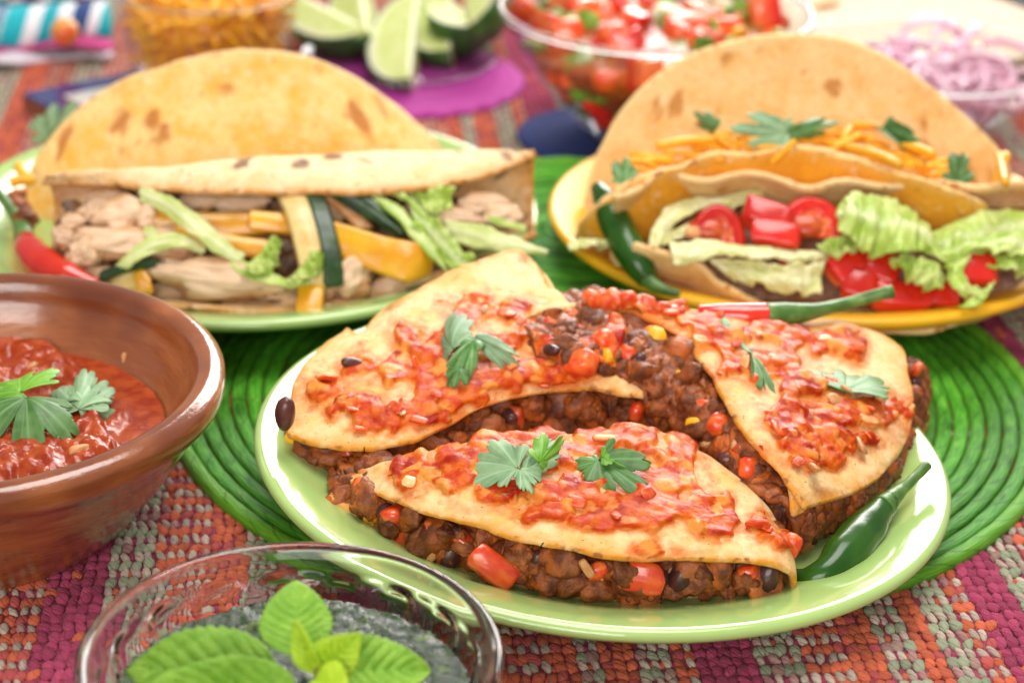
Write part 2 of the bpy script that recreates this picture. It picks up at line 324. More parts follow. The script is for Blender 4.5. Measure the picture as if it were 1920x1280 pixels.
# ------------------------------------------------------------------ setting: table and woven cloth
rng = np.random.default_rng(7); random.seed(7)
def basic(name, c, rough=.6, rnd=0, **k): return food(name, c, tuple(x * .85 for x in c), 200, rough, .3, .2, rnd=rnd, **k)
tb = obj('tabletop', *lathe([(0, 0), (1.5, 0), (1.5, -.03), (0, -.03)], 64, (0, .3, -.012)), basic('dark_wood', (.02, .016, .014)), smooth=False); tb['kind'] = 'structure'
ANG = R(6.0); SD = np.array([-math.sin(ANG), math.cos(ANG)]); SX = np.array([math.cos(ANG), math.sin(ANG)])
def s_of(px, py): return float(P(px, py, .002)[:2] @ SX)
MAG, ORG, TAN, SAGE = np.array([.37, .048, .112]), np.array([.60, .130, .060]), np.array([.50, .41, .33]), np.array([.31, .35, .23])
# bands across the cloth: (right end in the cross-stripe coordinate, kind)
ed = [(-9, 'm')]
for px, py, k in ((-130, 1200, 'g'), (-20, 1200, 'd'), (72, 1200, 'd'), (184, 1200, 'm'), (300, 1000, 'g'), (405, 1000, 'd'), (452, 1000, 'o'), (520, 1000, 'g'), (600, 1000, 'o'), (640, 1000, 'd'), (740, 1250, 'm'), (840, 1250, 'g'),
                  (1035, 1250, 'd'), (1075, 1250, 'o'), (1132, 1250, 'g'), (1192, 1250, 'o'), (1262, 1250, 'g'), (1284, 1250, 'o'), (1320, 1250, 'd'), (1424, 1250, 'm'), (1510, 1250, 'g'), (1610, 1250, 'd'),
                  (1668, 1250, 'o'), (1738, 1250, 'g'), (1780, 1250, 'o'), (1850, 1250, 'g'), (1900, 1250, 'd'), (1985, 1250, 'm'), (2060, 1250, 'g'), (2150, 1250, 'd'), (2190, 1250, 'o'), (2260, 1250, 'g'), (2380, 1250, 'm')):
    ed.append((s_of(px, py), k))
e0 = ed[-1][0]; lo = ed[1][0]
for i in range(30): ed.append((e0 + .016 * (i + 1), 'gomgdgod'[i % 8]))
def band(s):
    if s < lo: return 'gdogmgod'[int((lo - s) / .016) % 8]
    for e, k in ed[1:]:
        if s < e: return k
    return 'o'
CW, RH = .0040, .0056
TV, TC, TF, TU, nvt = [], [], [], [], 0
def stitch_proto(seg, lat):
    a = np.linspace(0, 2 * np.pi, seg, endpoint=False); V = [(0, 0, 1)]
    for t in lat: V += [(math.sin(t) * math.cos(x), math.sin(t) * math.sin(x), math.cos(t)) for x in a]
    V = np.array(V); F = [(0, 1 + j, 1 + (j + 1) % seg) for j in range(seg)]
    for i in range(len(lat) - 1):
        for j in range(seg):
            p, q = 1 + i * seg + j, 1 + i * seg + (j + 1) % seg; F += [(p, p + seg, q + seg), (p, q + seg, q)]
    return V, np.array(F)
NEAR = stitch_proto(8, (.55, 1.1, 1.65, 2.1)); FAR = stitch_proto(5, (.8, 1.6))
cols, rows = [], []
for r in range(int(1.0 / RH)):
    yy = -.20 + r * RH; near = yy < .02
    A = r % 2 == 0
    for c in range(-118, 112):
        s = c * CW; p = SX * s + SD * yy
        d = np.array([p[0], p[1], 0]) - CAM
        if abs(d[0]) > .30 * d[1] + .03: continue
        k = band(s); col = None; mx_ = rng.random()
        if k == 'm': col = MAG * rng.uniform(.7, 1.25) if rng.random() > .05 else ORG
        elif k == 'g': col = (TAN if A else SAGE) * rng.uniform(.8, 1.2)
        elif k == 'd': col = (TAN if A else ORG) * rng.uniform(.8, 1.2)
        else: col = ORG * rng.uniform(.7, 1.2)
        if mx_ < .16: col = col * .5 + MAG * .5
        thin = A and k in 'gd'
        sc3 = np.array([CW * (.37 if thin else .55), RH * (.62 if thin else .66), 0.0014 if thin else .0013]) * rng.uniform(.88, 1.15, 3)
        PV, PF = NEAR if near else FAR
        an = ANG + rng.normal(0, .18) + (.16 if A else -.10); ca, sa = math.cos(an), math.sin(an)
        q = PV * sc3; nb = 1 + .22 * vnoise(PV * 1.3 + c * 3.1 + r * 7.7, 1.0)[:, None]; q = q * nb
        V = np.stack([p[0] + q[:, 0] * ca - q[:, 1] * sa, p[1] + q[:, 0] * sa + q[:, 1] * ca, q[:, 2] + .0004], -1) + rng.normal(0, .00036, 3) * [1, 1, .6]
        TV.append(V); TF.append(PF + nvt); TC.append(np.repeat(np.clip(col, 0, 1)[None], len(V), 0)); TU.append(PV + [0, 0, rng.uniform(0, 9)]); nvt += len(V)
        if thin and near and rng.random() < .8:                      # weft showing between the thin stitches
            q = PV * np.array([CW * .34, RH * .34, .0011]); cc = (MAG if rng.random() < .6 else ORG) * rng.uniform(.8, 1.1)
            pp = p + SX * CW * .5
            TV.append(np.stack([pp[0] + q[:, 0], pp[1] + q[:, 1], q[:, 2] - .0002], -1)); TF.append(PF + nvt); TC.append(np.repeat(cc[None], len(q), 0)); TU.append(PV); nvt += len(q)
def yarn_mat():
    m, nt, b = newmat('wool_yarn'); a = attr(nt, 'yarn', 'Color')
    sx = nt.nodes.new('ShaderNodeSeparateXYZ'); nt.links.new(attr(nt, 'suv', 'Vector'), sx.inputs[0])
    ply = math2(nt, 'ABSOLUTE', math2(nt, 'SINE', math2(nt, 'ADD', math2(nt, 'ADD', math2(nt, 'MULTIPLY', sx.outputs[0], 1.9), math2(nt, 'MULTIPLY', sx.outputs[1], 2.6)), sx.outputs[2])), 0)
    f0 = noise(nt, 1300, 4, .75); f = math2(nt, 'ADD', math2(nt, 'MULTIPLY', ramp(nt, ply, 0, .5), .35), math2(nt, 'MULTIPLY', f0, .75)); col = mixc(nt, ramp(nt, f, .62, .28, 0, .38), a, (.16, .045, .05))
    col = mixc(nt, ramp(nt, noise(nt, 2200, 2), .66, .74, 0, .5), col, (.75, .45, .35))
    nt.links.new(col, b.inputs['Base Color']); b.inputs['Roughness'].default_value = .95; b.inputs['Specular IOR Level'].default_value = .05
    b.inputs['Sheen Weight'].default_value = .08; b.inputs['Sheen Roughness'].default_value = .5
    bump(nt, b, f, .9, .0010); return m
M_YARN = yarn_mat()
cloth = thing('tablecloth', 'woven wool tablecloth with orange, magenta and grey-green stripes under all the dishes', 'tablecloth', (0, .2, -.002))
g = np.stack(np.meshgrid(np.linspace(-.62, .62, 40), np.linspace(-.24, .88, 40)), -1); g = np.concatenate([g, np.full(g.shape[:2] + (1,), -.0010)], -1)
V, F, at = shell(g, .002); obj('cloth_backing', V, F, basic('cloth_backing', (.30, .055, .09), .95), cloth)
st = obj('woven_stitch', np.concatenate(TV), np.concatenate(TF), M_YARN, cloth, {'yarn': np.concatenate(TC), 'suv': np.concatenate(TU)}); st['kind'] = 'stuff'
# ------------------------------------------------------------------ straw placemats: concentric coils
def straw_mat(name, dark, lite):
    m, nt, b = newmat(name); co = attr(nt, 'suv', 'Vector')
    f = noise(nt, 1, 4, .6, co=co, stretch=(90, 1500, 1)); col = mixc(nt, ramp(nt, f, .36, .66), dark, lite)
    col = mixc(nt, ramp(nt, noise(nt, 1, 3, .7, co=co, stretch=(60, 240, 1)), .62, .76, 0, .7), col, (.40, .52, .12))
    col = mixc(nt, ramp(nt, noise(nt, 1, 3, .6, co=co, stretch=(38, 120, 1)), .44, .26, 0, .75), col, tuple(x * .32 for x in dark))
    sx = nt.nodes.new('ShaderNodeSeparateXYZ'); nt.links.new(co, sx.inputs[0])
    wr = math2(nt, 'FRACT', math2(nt, 'ADD', math2(nt, 'MULTIPLY', sx.outputs[0], 62.0), math2(nt, 'MULTIPLY', sx.outputs[1], 130.0)))
    col = mixc(nt, math2(nt, 'MULTIPLY', ramp(nt, wr, .16, .0), ramp(nt, noise(nt, 90, 2), .35, .6, .15, .8)), col, tuple(x * .3 for x in dark)); f = math2(nt, 'ADD', f, math2(nt, 'MULTIPLY', wr, .5))
    oi = nt.nodes.new('ShaderNodeObjectInfo'); hs = nt.nodes.new('ShaderNodeHueSaturation'); nt.links.new(ramp(nt, oi.outputs['Random'], 0, 1, .7, 1.3), hs.inputs['Value']); nt.links.new(col, hs.inputs['Color'])
    nt.links.new(hs.outputs[0], b.inputs['Base Color']); b.inputs['Roughness'].default_value = .5; b.inputs['Specular IOR Level'].default_value = .3
    bump(nt, b, f, .7, .0009); return m
M_STRAW = straw_mat('green_straw', (.028, .22, .008), (.14, .46, .034)); M_STRAWRIM = straw_mat('lime_straw_rim', (.11, .40, .012), (.22, .56, .04))
def placemat(cx, cy, Rm, z0, label, oval=1.0):
    root = thing('placemat', label, 'placemat', (cx, cy, z0), 'green straw placemats'); w = .0066; n = int(Rm / w)
    for k in range(n):
        r0 = Rm - (k + .5) * w
        if r0 < .006: break
        N = 300 if r0 > .06 else 120; a = np.linspace(0, 2 * np.pi, N, endpoint=False) + 2.4 * k; K = 10; t = np.linspace(0, 2 * np.pi, K, endpoint=False)
        lift = .0006 * np.sin(a * 3 + k) + .0005 * vnoise(np.stack([a * 6, a * 0 + k, a * 0], -1), 1.0, 3)
        ph = (a * r0 / .017 + k * .37)[:, None] + .5 * np.cos(t)[None]; wr = 1 + .20 * ((ph % 1.0) - .5) + .16 * vnoise(np.stack([a * 60 * r0 / .15, a * 0 + k * 3, a * 0], -1), 1.0, 5)[:, None]   # each straw wrap a little step
        sq = lambda x, q: np.sign(x) * np.abs(x) ** q
        rr = r0 + (sq(np.cos(t), .6)[None] * w * .47) * (1 + .10 * vnoise(np.stack([a * 25, a * 0 + k * 5, a * 0], -1), 1.0, 9))[:, None]; zz = .0028 + lift[:, None] + sq(np.sin(t), .8)[None] * (.0030 if k == 0 else .0017) * wr
        suv = np.stack([(a * r0)[:, None] + 0 * t[None], 0 * a[:, None] + t[None] * .0035 + k * .05, 0 * a[:, None] + 0 * t[None]], -1).reshape(-1, 3)
        V = np.stack([cx + rr * np.cos(a)[:, None] * oval, cy + rr * np.sin(a)[:, None], z0 + zz], -1).reshape(-1, 3)
        i = np.arange(N * K).reshape(N, K); i2 = np.roll(i, -1, 0); F = np.stack([i, i2, np.roll(i2, -1, 1), np.roll(i, -1, 1)], -1).reshape(-1, 4)
        obj('coil', V, F, M_STRAWRIM if k == 0 else M_STRAW, root, {'suv': suv})
    return root
placemat(.0054, .0942, .1845, 0, 'round green coiled straw placemat under the plate of bean quesadillas')
placemat(-.004, .255, .104, .0062, 'green coiled straw placemat mostly hidden between the two rear plates')
# ------------------------------------------------------------------ plates
def plate(c, Rp, zr, label, m, tilt=0, sc=1.0):
    k = Rp / .13
    prof = [(0, .0085), (.05, .0085), (.078, .0092), (.092, .0120), (.106, .0185), (.118, .0232), (.1245, .0250), (.1275, .0256), (.1295, .0248), (.1302, .0230), (.1288, .0210), (.122, .0170), (.106, .0105), (.088, .0058), (.078, .0040), (.074, .0012), (.069, .0012), (.066, .0042), (0, .0042)]
    pr = smoothprof(prof, 110); V, F = lathe(pr * [k, 1], 200)
    V[:, 2] -= V[:, 0] * tilt; V = V + np.array([c[0], c[1], zr - .0254])
    root = obj('plate', V, F, m, base=True); return tag(root, label, 'plate')
plate((0, 0), .1302, .0265, 'light green glazed plate in front holding three quesadillas', M_PLATE, TILT)
plate((-.163, .228), .139, .0300, 'light green glazed plate at the back left under the chicken tacos', M_PLATE)
plate((.108, .233), .127, .0310, 'yellow glazed plate at the back right under the lettuce and tomato tacos', M_PLATEY)
# ------------------------------------------------------------------ quesadillas
def field(px, blobs, seed, amp=.45, sc=.035):
    f = np.full(px.shape[:-1], -9.0)
    for x, y, rx, ry in blobs:
        f = np.maximum(f, 1 - np.hypot((px[..., 0] - x) / rx, (px[..., 1] - y) / ry))
    q = np.concatenate([px, np.zeros(px.shape[:-1] + (1,))], -1)
    return f + amp * fbm(q, sc, seed, 3)
def smooth2(a, n=1):
    for _ in range(n):
        p = np.pad(a, 1, mode='edge'); a = (p[:-2, 1:-1] + p[2:, 1:-1] + p[1:-1, :-2] + p[1:-1, 2:] + 2 * a) / 6
    return a
def wrinkle(G, amp, sc, seed, sgn=1):
    return G + gnormals(G)[...] * (sgn * amp * fbm(G, sc, seed, 3))[..., None]
def salsa_on(G, px, blobs, seed, root, up, thick=.0030, amp=.45, thr=0.0):
    f = field(px, blobs, seed, amp); wq = G + .0016 * np.stack([vnoise(G, 170, 1), vnoise(G, 170, 2), vnoise(G, 170, 3)], -1); d1, r1 = worley(wq, 150, seed + 3); d2, r2 = worley(wq, 300, seed + 9)
    body = sstep(thr, thr + .22, f) * (.55 + .45 * sstep(-.25, .35, fbm(G, 75, seed + 2, 2)))
    h = body * (.0005 + thick * (.34 + 1.0 * np.clip(.95 - d1, 0, 1) ** .8 * (.15 + .95 * r1)) + .0007 * (.8 - d2)) + .00022 * fbm(G, 700, seed)
    h = smooth2(np.where(f > thr, h, -.0008), 2); pale = np.clip(sstep(.80, .86, r1) * .8 * sstep(.75, .45, d1) + .5 * sstep(.86, .90, r2) + .85 * sstep(.0008, .0002, h), 0, 1)
    Q = G + up * h[..., None]; keep = f > thr - .06; nv, nu = f.shape
    F = gfaces(nv, nu); kf = keep.ravel()[F].any(1); F = F[kf]; use = np.unique(F); mp = np.full(nv * nu, -1); mp[use] = np.arange(len(use))
    obj('salsa_topping', Q.reshape(-1, 3)[use], mp[F], M_SALSA, root, {'vein': pale.ravel()[use]}); return f
UN = .005                                                            # loose pieces are modelled at 5 mm and scaled from there
def chunk_mesh(name, m, seed, q=.55):                          # diced vegetable: a rounded, uneven cube
    V, F_ = (ICO2, ICO2F) if q > .5 else (ICO3, ICO3F); p = np.sign(V) * np.abs(V) ** q; p /= np.abs(p).max(); p = p * (1 + .16 * vnoise(V, 1.6, seed)[:, None]); return mesh(name, p * UN, F_, m, {'vein': sstep(.25, -.35, V[:, 2])})
def lump_mesh(name, m, seed, sub=3):
    V, F = (ICO3, ICO3F) if sub == 3 else (ICO4, ICO4F)
    d, _ = worley(V, 1.05, seed); n = .66 + .42 * (1 - d) + .13 * fbm(V, 2.2, seed, 3) + .05 * fbm(V, 6.0, seed, 3) - .20 * np.abs(vnoise(V, 2.6, seed + 70)) - .10 * np.abs(vnoise(V, 5.5, seed + 71)) + .10; return mesh(name, V * n[:, None] * UN, F, m)
def bean_mesh(name, m, seed):
    V = ICO3 * [1.0, .62, .58]; V[:, 1] -= .22 * (1 - (V[:, 0]) ** 2) * -1 * .6; V *= (1 + .05 * vnoise(V, 2.5, seed))[:, None]; return mesh(name, V * UN, ICO3F, m)
LUMP = [lump_mesh('meat_crumble', M_MEAT, s) for s in range(10)]
LUMPBIG = [lump_mesh('meat_crumble', M_MEAT, 40 + s, 4) for s in range(4)]
BEAN = [bean_mesh('bean', M_BEAN, s) for s in range(4)]
TOM = [chunk_mesh('tomato_chunk', M_TOMATO, s) for s in range(6)]
ONI = [chunk_mesh('onion_piece', M_ONION, 20 + s) for s in range(4)]
CHE = [chunk_mesh('cheese_piece', M_CHEDDAR, 30 + s) for s in range(3)]
PEPR = [chunk_mesh('pepper_piece', M_PEPRED, 50 + s) for s in range(3)]
HERB = [chunk_mesh('herb_piece', M_CILANTRO, 70 + s) for s in range(2)]
def rot(seed_rng):
    from mathutils import Euler
    return np.array(Euler(seed_rng.uniform(0, 6.28, 3)).to_matrix())
def piece(name, me, p, scale, root, r=None, A=None):
    A = rot(r or rng) if A is None else A
    return put(name, me, mat4(p, A @ np.diag(np.broadcast_to(np.asarray(scale, float) / UN, 3))), root)
def scatter_top(G, f, up, n, root, seed, thr=.12):
    r = np.random.default_rng(seed); idx = np.argwhere(f > thr); 
    for k in range(n):
        i, j = idx[r.integers(len(idx))]; s = r.uniform(.0018, .0036); kind = r.random()
        me, nm = (TOM[r.integers(6)], 'tomato_chunk') if kind < .74 else (ONI[r.integers(4)], 'onion_piece')
        piece(nm, me, G[i, j] + up[i, j] * (.0016 + s * .15), (s * 1.2, s * r.uniform(.6, 1), s * r.uniform(.25, .4)), root, r, A=frame(r.normal(size=3) * [1, 1, .25], up[i, j] + r.normal(size=3) * .3))
def top_sheet(root, rows, blobs, seed, nu=260, nv=150, thick=.0023, amp=.0014, nchunk=24, crop=None, flip=False, sthick=.0025, samp=.45, thr=.13):
    G = patch(rows, nu, nv); up = gnormals(G); sg = 1.0 if up[..., 2].mean() > 0 else -1.0
    G = G + up * sg * (amp * fbm(G, 45, seed, 3))[..., None]
    px = proj(G); 
    up = gnormals(G) * sg; stain = sstep(-.55, .12, field(px, blobs, seed, samp))
    sheet('tortilla', G, thick, M_TORT, root, {'stain': stain}, flip=sg < 0, edge=.0032)
    f = salsa_on(G + up * thick / 2, px, blobs, seed, root, up, sthick, samp, thr)
    scatter_top(G + up * thick / 2, f, up, nchunk, root, seed); return G
def bottom_sheet(root, pts, seed, z=.0015):
    V = np.array(pts); c = V.mean(0); rows = [c + (V - c) * k for k in (1.0, .66, .33, .02)]
    G = patch([np.concatenate([r, r[:1]]) for r in rows], 90, 14); up = gnormals(G); sg = 1 if up[..., 2].mean() > 0 else -1
    G = G + up * sg * (.0006 * fbm(G, 60, seed))[..., None]; sheet('tortilla', G, .0022, M_TORT, root, flip=sg < 0)
def fill_body(root, rows, seed, amp=.0028, m=None, nu=130, nv=50, sg=1):
    G = patch(rows, nu, nv); n = gnormals(G) * sg; d, _ = worley(G, 120, seed); d2, _ = worley(G, 380, seed + 5)
    G = G + n * (amp * (.9 - 1.2 * d) + amp * .5 * fbm(G, 150, seed + 2) + amp * .4 * (.6 - d2) + amp * .35 * fbm(G, 500, seed))[..., None]
    V, F, at = shell(G, .003, flip=sg < 0); obj('bean_filling', V, F, m or M_SAUCE, root)
# --- A: front wedge
qa = thing('quesadilla', 'front quesadilla wedge facing the camera with a red pepper piece in its filling', 'quesadilla', Pt(1080, 1000, .012), 'quesadillas on the front plate')
front = [(642, 893, .026), (680, 916, .029), (745, 940, .032), (808, 964, .033), (882, 982, .034), (956, 1006, .035), (1045, 1027, .0355), (1139, 1045, .0345), (1228, 1051, .033), (1317, 1050, .032), (1406, 1053, .031), (1456, 1063, .0295), (1475, 1072, .027), (1482, 1090, .0205), (1478, 1108, .0155), (1448, 1124, .0125), (1400, 1131, .0115)]
def ptr(rows): return [[Pt(*p) for p in r] for r in rows]
m1 = [(660, 893, .028), (740, 915, .034), (830, 935, .037), (930, 952, .039), (1040, 968, .040), (1150, 982, .039), (1250, 990, .038), (1340, 1000, .036), (1425, 1015, .0335), (1462, 1028, .0305), (1474, 1040, .026), (1478, 1052, .020), (1470, 1064, .0145), (1440, 1075, .0115), (1390, 1085, .0110)]
m2 = [(672, 890, .029), (745, 893, .0355), (830, 893, .040), (930, 895, .0425), (1040, 902, .0435), (1150, 914, .043), (1250, 928, .041), (1340, 948, .038), (1405, 965, .0345), (1438, 975, .0305), (1450, 985, .025), (1452, 996, .0185), (1444, 1006, .0125), (1410, 1015, .0110), (1360, 1025, .0105)]
m3 = [(676, 888, .029), (735, 868, .034), (840, 843, .039), (940, 826, .041), (1050, 815, .042), (1174, 813, .0415), (1251, 822, .040), (1310, 850, .038), (1365, 888, .0345), (1395, 912, .030), (1406, 925, .024), (1404, 936, .018), (1395, 945, .0125), (1360, 950, .0105), (1320, 955, .0105)]
m4 = [p + np.array([0, .006, -.012]) for p in [Pt(*p) for p in m3]]
blA = [(780, 880, 70, 42), (850, 860, 75, 34), (850, 905, 60, 26), (930, 850, 90, 45), (960, 920, 100, 36), (1010, 860, 90, 45), (1060, 925, 100, 34), (1100, 835, 120, 36), (1180, 830, 90, 30), (1150, 945, 80, 30), (1240, 880, 75, 55), (1270, 850, 60, 35), (1220, 960, 90, 40), (1300, 960, 80, 32), (1340, 985, 80, 24), (1420, 990, 75, 22), (1475, 1010, 24, 30), (1215, 1035, 45, 20), (1020, 968, 60, 18), (1120, 985, 70, 18), (1260, 920, 60, 40)]
GA = top_sheet(qa, [ [Pt(*p) for p in front], [Pt(*p) for p in m1], [Pt(*p) for p in m2], [Pt(*p) for p in m3], m4], blA, 11, nu=300, nv=170, nchunk=14, samp=.62)
botA = [(622, 930, .0225), (640, 960, .019), (700, 1008, .0145), (780, 1052, .0125), (870, 1086, .0115), (970, 1112, .011), (1100, 1134, .0108), (1220, 1142, .0108), (1340, 1140, .0108), (1430, 1126, .0108), (1430, 960, .0108), (1300, 880, .0108), (1000, 880, .0108), (760, 890, .0125), (660, 905, .0175)]
bottom_sheet(qa, [Pt(*p) for p in botA], 3)
def blend(a, b, t, off): return [p * (1 - t) + q * t + np.array(off) for p, q in zip(a, b)]
ft = herm(np.array([Pt(*p) for p in front[:13]]), 14); fb = herm(np.array([Pt(*p) for p in botA[:10]]), 14)
back = np.array([0, .006, 0.0])
fill_body(qa, [ft + [0, .030, .000], ft + [0, .014, -.0015], ft * .7 + fb * .3 + [0, .010, 0], ft * .3 + fb * .7 + [0, .008, .001], fb + [0, .008, .002], fb + [0, .03, .001]], 21, sg=-1 if gnormals(patch([ft + [0, .030, 0], ft, fb, fb + [0, .03, 0]], 20, 10))[5, 10] @ np.array([0, -1, 0]) < 0 else 1)
def fplane(a, b):                                                    # upright-ish plane through two picture points at given heights, running left-right
    n = np.cross(b - a, np.array([1.0, 0, 0])); return a, nrm(n)
def pl_curve(ftc, fbc, px, py):                                      # point of the filling's face seen at that pixel
    t = (np.array([proj(ftc)[:, 0]])[0]); i = np.argmin(np.abs(t - px)); a, b = ftc[i], fbc[i]
    return PP(px, py, a, nrm(np.cross(b - a, np.array([1.0, .0, 0]) if len(ftc) < 3 else ftc[min(i + 1, len(ftc) - 1)] - ftc[max(i - 1, 0)])))
ftA, fbA = herm(np.array([Pt(*p) for p in front[:13]]), 200), herm(np.array([Pt(*p) for p in botA[:10]]), 200)
def face_pieces(root, ftc, fbc, seed, n, x0, x1, smin=.0048, smax=.0088, inset=.0040):
    r = np.random.default_rng(seed); fx = proj(ftc)[:, 0]
    for k in range(n):
        i = int(np.clip(np.searchsorted(fx, r.uniform(x0, x1)), 1, len(ftc) - 2)); t = r.uniform(.30, .80); p = ftc[i] * (1 - t) + fbc[i] * t + np.array([0, inset, .0005])
        s = r.uniform(smin, smax); u = r.random()
        if u < .56: piece('meat_crumble', LUMP[r.integers(10)], p, s * r.uniform(.6, 1.35, 3), root, r)
        elif u < .64: piece('bean', BEAN[r.integers(4)], p, s * 1.0, root, r)
        elif u < .74: piece('onion_piece', ONI[r.integers(4)], p, (s * .55, s * .4, s * .2), root, r)
        elif u < .95: piece('tomato_chunk', (TOM + PEPR)[r.integers(9)], p, (s * .8, s * .55, s * .4), root, r)
        else: piece('cheese_piece', CHE[r.integers(3)], p, (s * .5, s * .4, s * .3), root, r)
face_pieces(qa, ftA, fbA, 5, 72, 650, 1470)
def face_at(root, ftc, fbc, px, py, rpx, me, name, stretch=(1, 1, 1), A=None, push=.001):
    p = pl_curve(ftc, fbc, px, py); s = rpx * mpp(p); p = p + np.array([0, push, 0]); return piece(name, me, p, s * np.array(stretch), root, A=A)
for x, y, rp, k in ((690, 948, 22, 0), (735, 990, 34, 1), (800, 1018, 38, 2), (905, 1036, 26, 3), (1030, 1090, 42, 0), (1070, 1066, 28, 1), (980, 1050, 28, 2), (1335, 1092, 36, 3), (1150, 1078, 28, 1), (1262, 1104, 32, 2), (1400, 1094, 34, 0), (780, 1042, 24, 3), (935, 1098, 24, 1)):
    face_at(qa, ftA, fbA, x, y, rp, LUMPBIG[k], 'meat_crumble', push=.004)
for x, y, rp, an in ((845, 1050, 40, 1.2), (722, 966, 20, .4), (1445, 1090, 36, 1.4), (1290, 1075, 26, .6), (862, 1012, 20, 2.2), (1010, 1055, 20, 1.0)):
    face_at(qa, ftA, fbA, x, y, rp, BEAN[0], 'bean', A=frame((math.cos(an), .25, math.sin(an)), (0, -1, .3)), push=.003)
pp_ = face_at(qa, ftA, fbA, 925, 1055, 52, PEPR[0], 'pepper_piece', (1.0, .55, .42), frame((.84, -.1, -.62), (.1, -1, .45)), -.002); pp_['label'] = 'bright red pepper chunk poking out of the filling'
face_at(qa, ftA, fbA, 1200, 1085, 46, PEPR[1], 'pepper_piece', (1, .7, .4), frame((.98, -.05, -.1), (0, -1, .3)), .0015)
for x, y, rp, an in ((1100, 1062, 22, -1.0), (815, 1035, 24, .8)):
    face_at(qa, ftA, fbA, x, y, rp, ONI[0], 'onion_piece', (1, .42, .25), frame((math.cos(an), -.1, math.sin(an)), (0, -1, .2)), -.001)
# --- B: left wedge
qb = thing('quesadilla', 'left quesadilla wedge at the rear with a torn pale flap rising behind it', 'quesadilla', Pt(900, 760, .012), 'quesadillas on the front plate')
frontB = [(541, 818, .030), (600, 838, .0305), (680, 846, .0315), (741, 837, .033), (808, 812, .0355), (909, 762, .0395), (993, 740, .041), (1110, 729, .042), (1177, 737, .042), (1245, 754, .041), (1314, 781, .038)]
rB = [frontB,
      [(545, 765, .033), (600, 772, .0355), (680, 778, .038), (760, 768, .040), (870, 738, .0435), (960, 712, .0455), (1050, 700, .0465), (1130, 696, .0465), (1200, 704, .046), (1265, 728, .044), (1308, 768, .040)],
      [(565, 700, .0345), (630, 702, .0385), (700, 695, .042), (780, 680, .0445), (880, 660, .0475), (970, 650, .049), (1050, 645, .0495), (1120, 650, .049), (1180, 665, .048), (1235, 690, .046), (1280, 730, .042)],
      [(605, 657, .0345), (660, 648, .0395), (720, 630, .044), (790, 606, .0475), (870, 585, .050), (950, 575, .0515), (1000, 580, .052), (1050, 595, .0515), (1090, 610, .0505), (1130, 630, .049), (1170, 655, .046)],
      [(650, 620, .034), (684, 630, .0385), (704, 594, .043), (768, 558, .048), (828, 522, .052), (890, 497, .0545), (969, 476, .056), (992, 488, .0555), (1013, 511, .055), (1028, 545, .0535), (1031, 575, .052)]]
blB = [(610, 735, 50, 26), (660, 765, 60, 26), (720, 785, 70, 26), (790, 775, 80, 28), (850, 745, 70, 34), (680, 690, 50, 28), (740, 700, 80, 26), (790, 660, 60, 36), (760, 640, 42, 32), (850, 640, 60, 30), (900, 590, 70, 30), (960, 590, 60, 30), (920, 650, 70, 36), (870, 700, 60, 30), (940, 715, 80, 26), (1010, 700, 80, 28), (1080, 680, 90, 34), (1140, 650, 60, 40), (1000, 620, 50, 34), (820, 720, 60, 30)]
GB = top_sheet(qb, ptr(rB), blB, 23, nu=280, nv=190, nchunk=14, amp=.0013, samp=.5)
botB = [(527, 832, .021), (560, 862, .0175), (640, 905, .0135), (760, 930, .0115), (1000, 905, .0108), (1250, 880, .0108), (1330, 860, .0108), (1250, 700, .0108), (1060, 630, .013), (900, 620, .014), (700, 690, .016), (580, 760, .020)]
bottom_sheet(qb, [Pt(*p) for p in botB], 4)
ftB = herm(np.array([Pt(*p) for p in frontB]), 200); fbB = herm(np.array([Pt(*p) for p in [(535, 838, .021), (600, 885, .0145), (680, 915, .012), (760, 925, .0115), (900, 905, .011), (1050, 880, .011), (1200, 870, .011), (1340, 870, .011)]]), 200)
a, b = ftB[::15], fbB[::15]
fill_body(qb, [a + [0, .04, 0], a + [0, .013, -.0015], a * .7 + b * .3 + [0, .009, 0], a * .3 + b * .7 + [0, .007, .001], b + [0, .008, .002], b + [0, .04, .001]], 22, sg=-1)
face_pieces(qb, ftB, fbB, 6, 62, 545, 1310, .0045, .0078)
face_at(qb, ftB, fbB, 533, 785, 34, BEAN[1], 'bean', A=frame((.1, .1, 1), (-1, -.3, 0)), push=.004)
for x, y, rp, k in ((900, 800, 34, 0), (1000, 775, 36, 1), (1090, 770, 40, 2), (1180, 785, 36, 3), (1250, 800, 30, 0), (960, 810, 26, 1), (700, 868, 26, 2), (620, 858, 22, 3)):
    face_at(qb, ftB, fbB, x, y, rp, LUMPBIG[k], 'meat_crumble', push=.005)
piece('bean', BEAN[2], Pt(662, 682, .0435), (.0052, .0042, .004), qb, A=frame((.8, .3, -.3)))
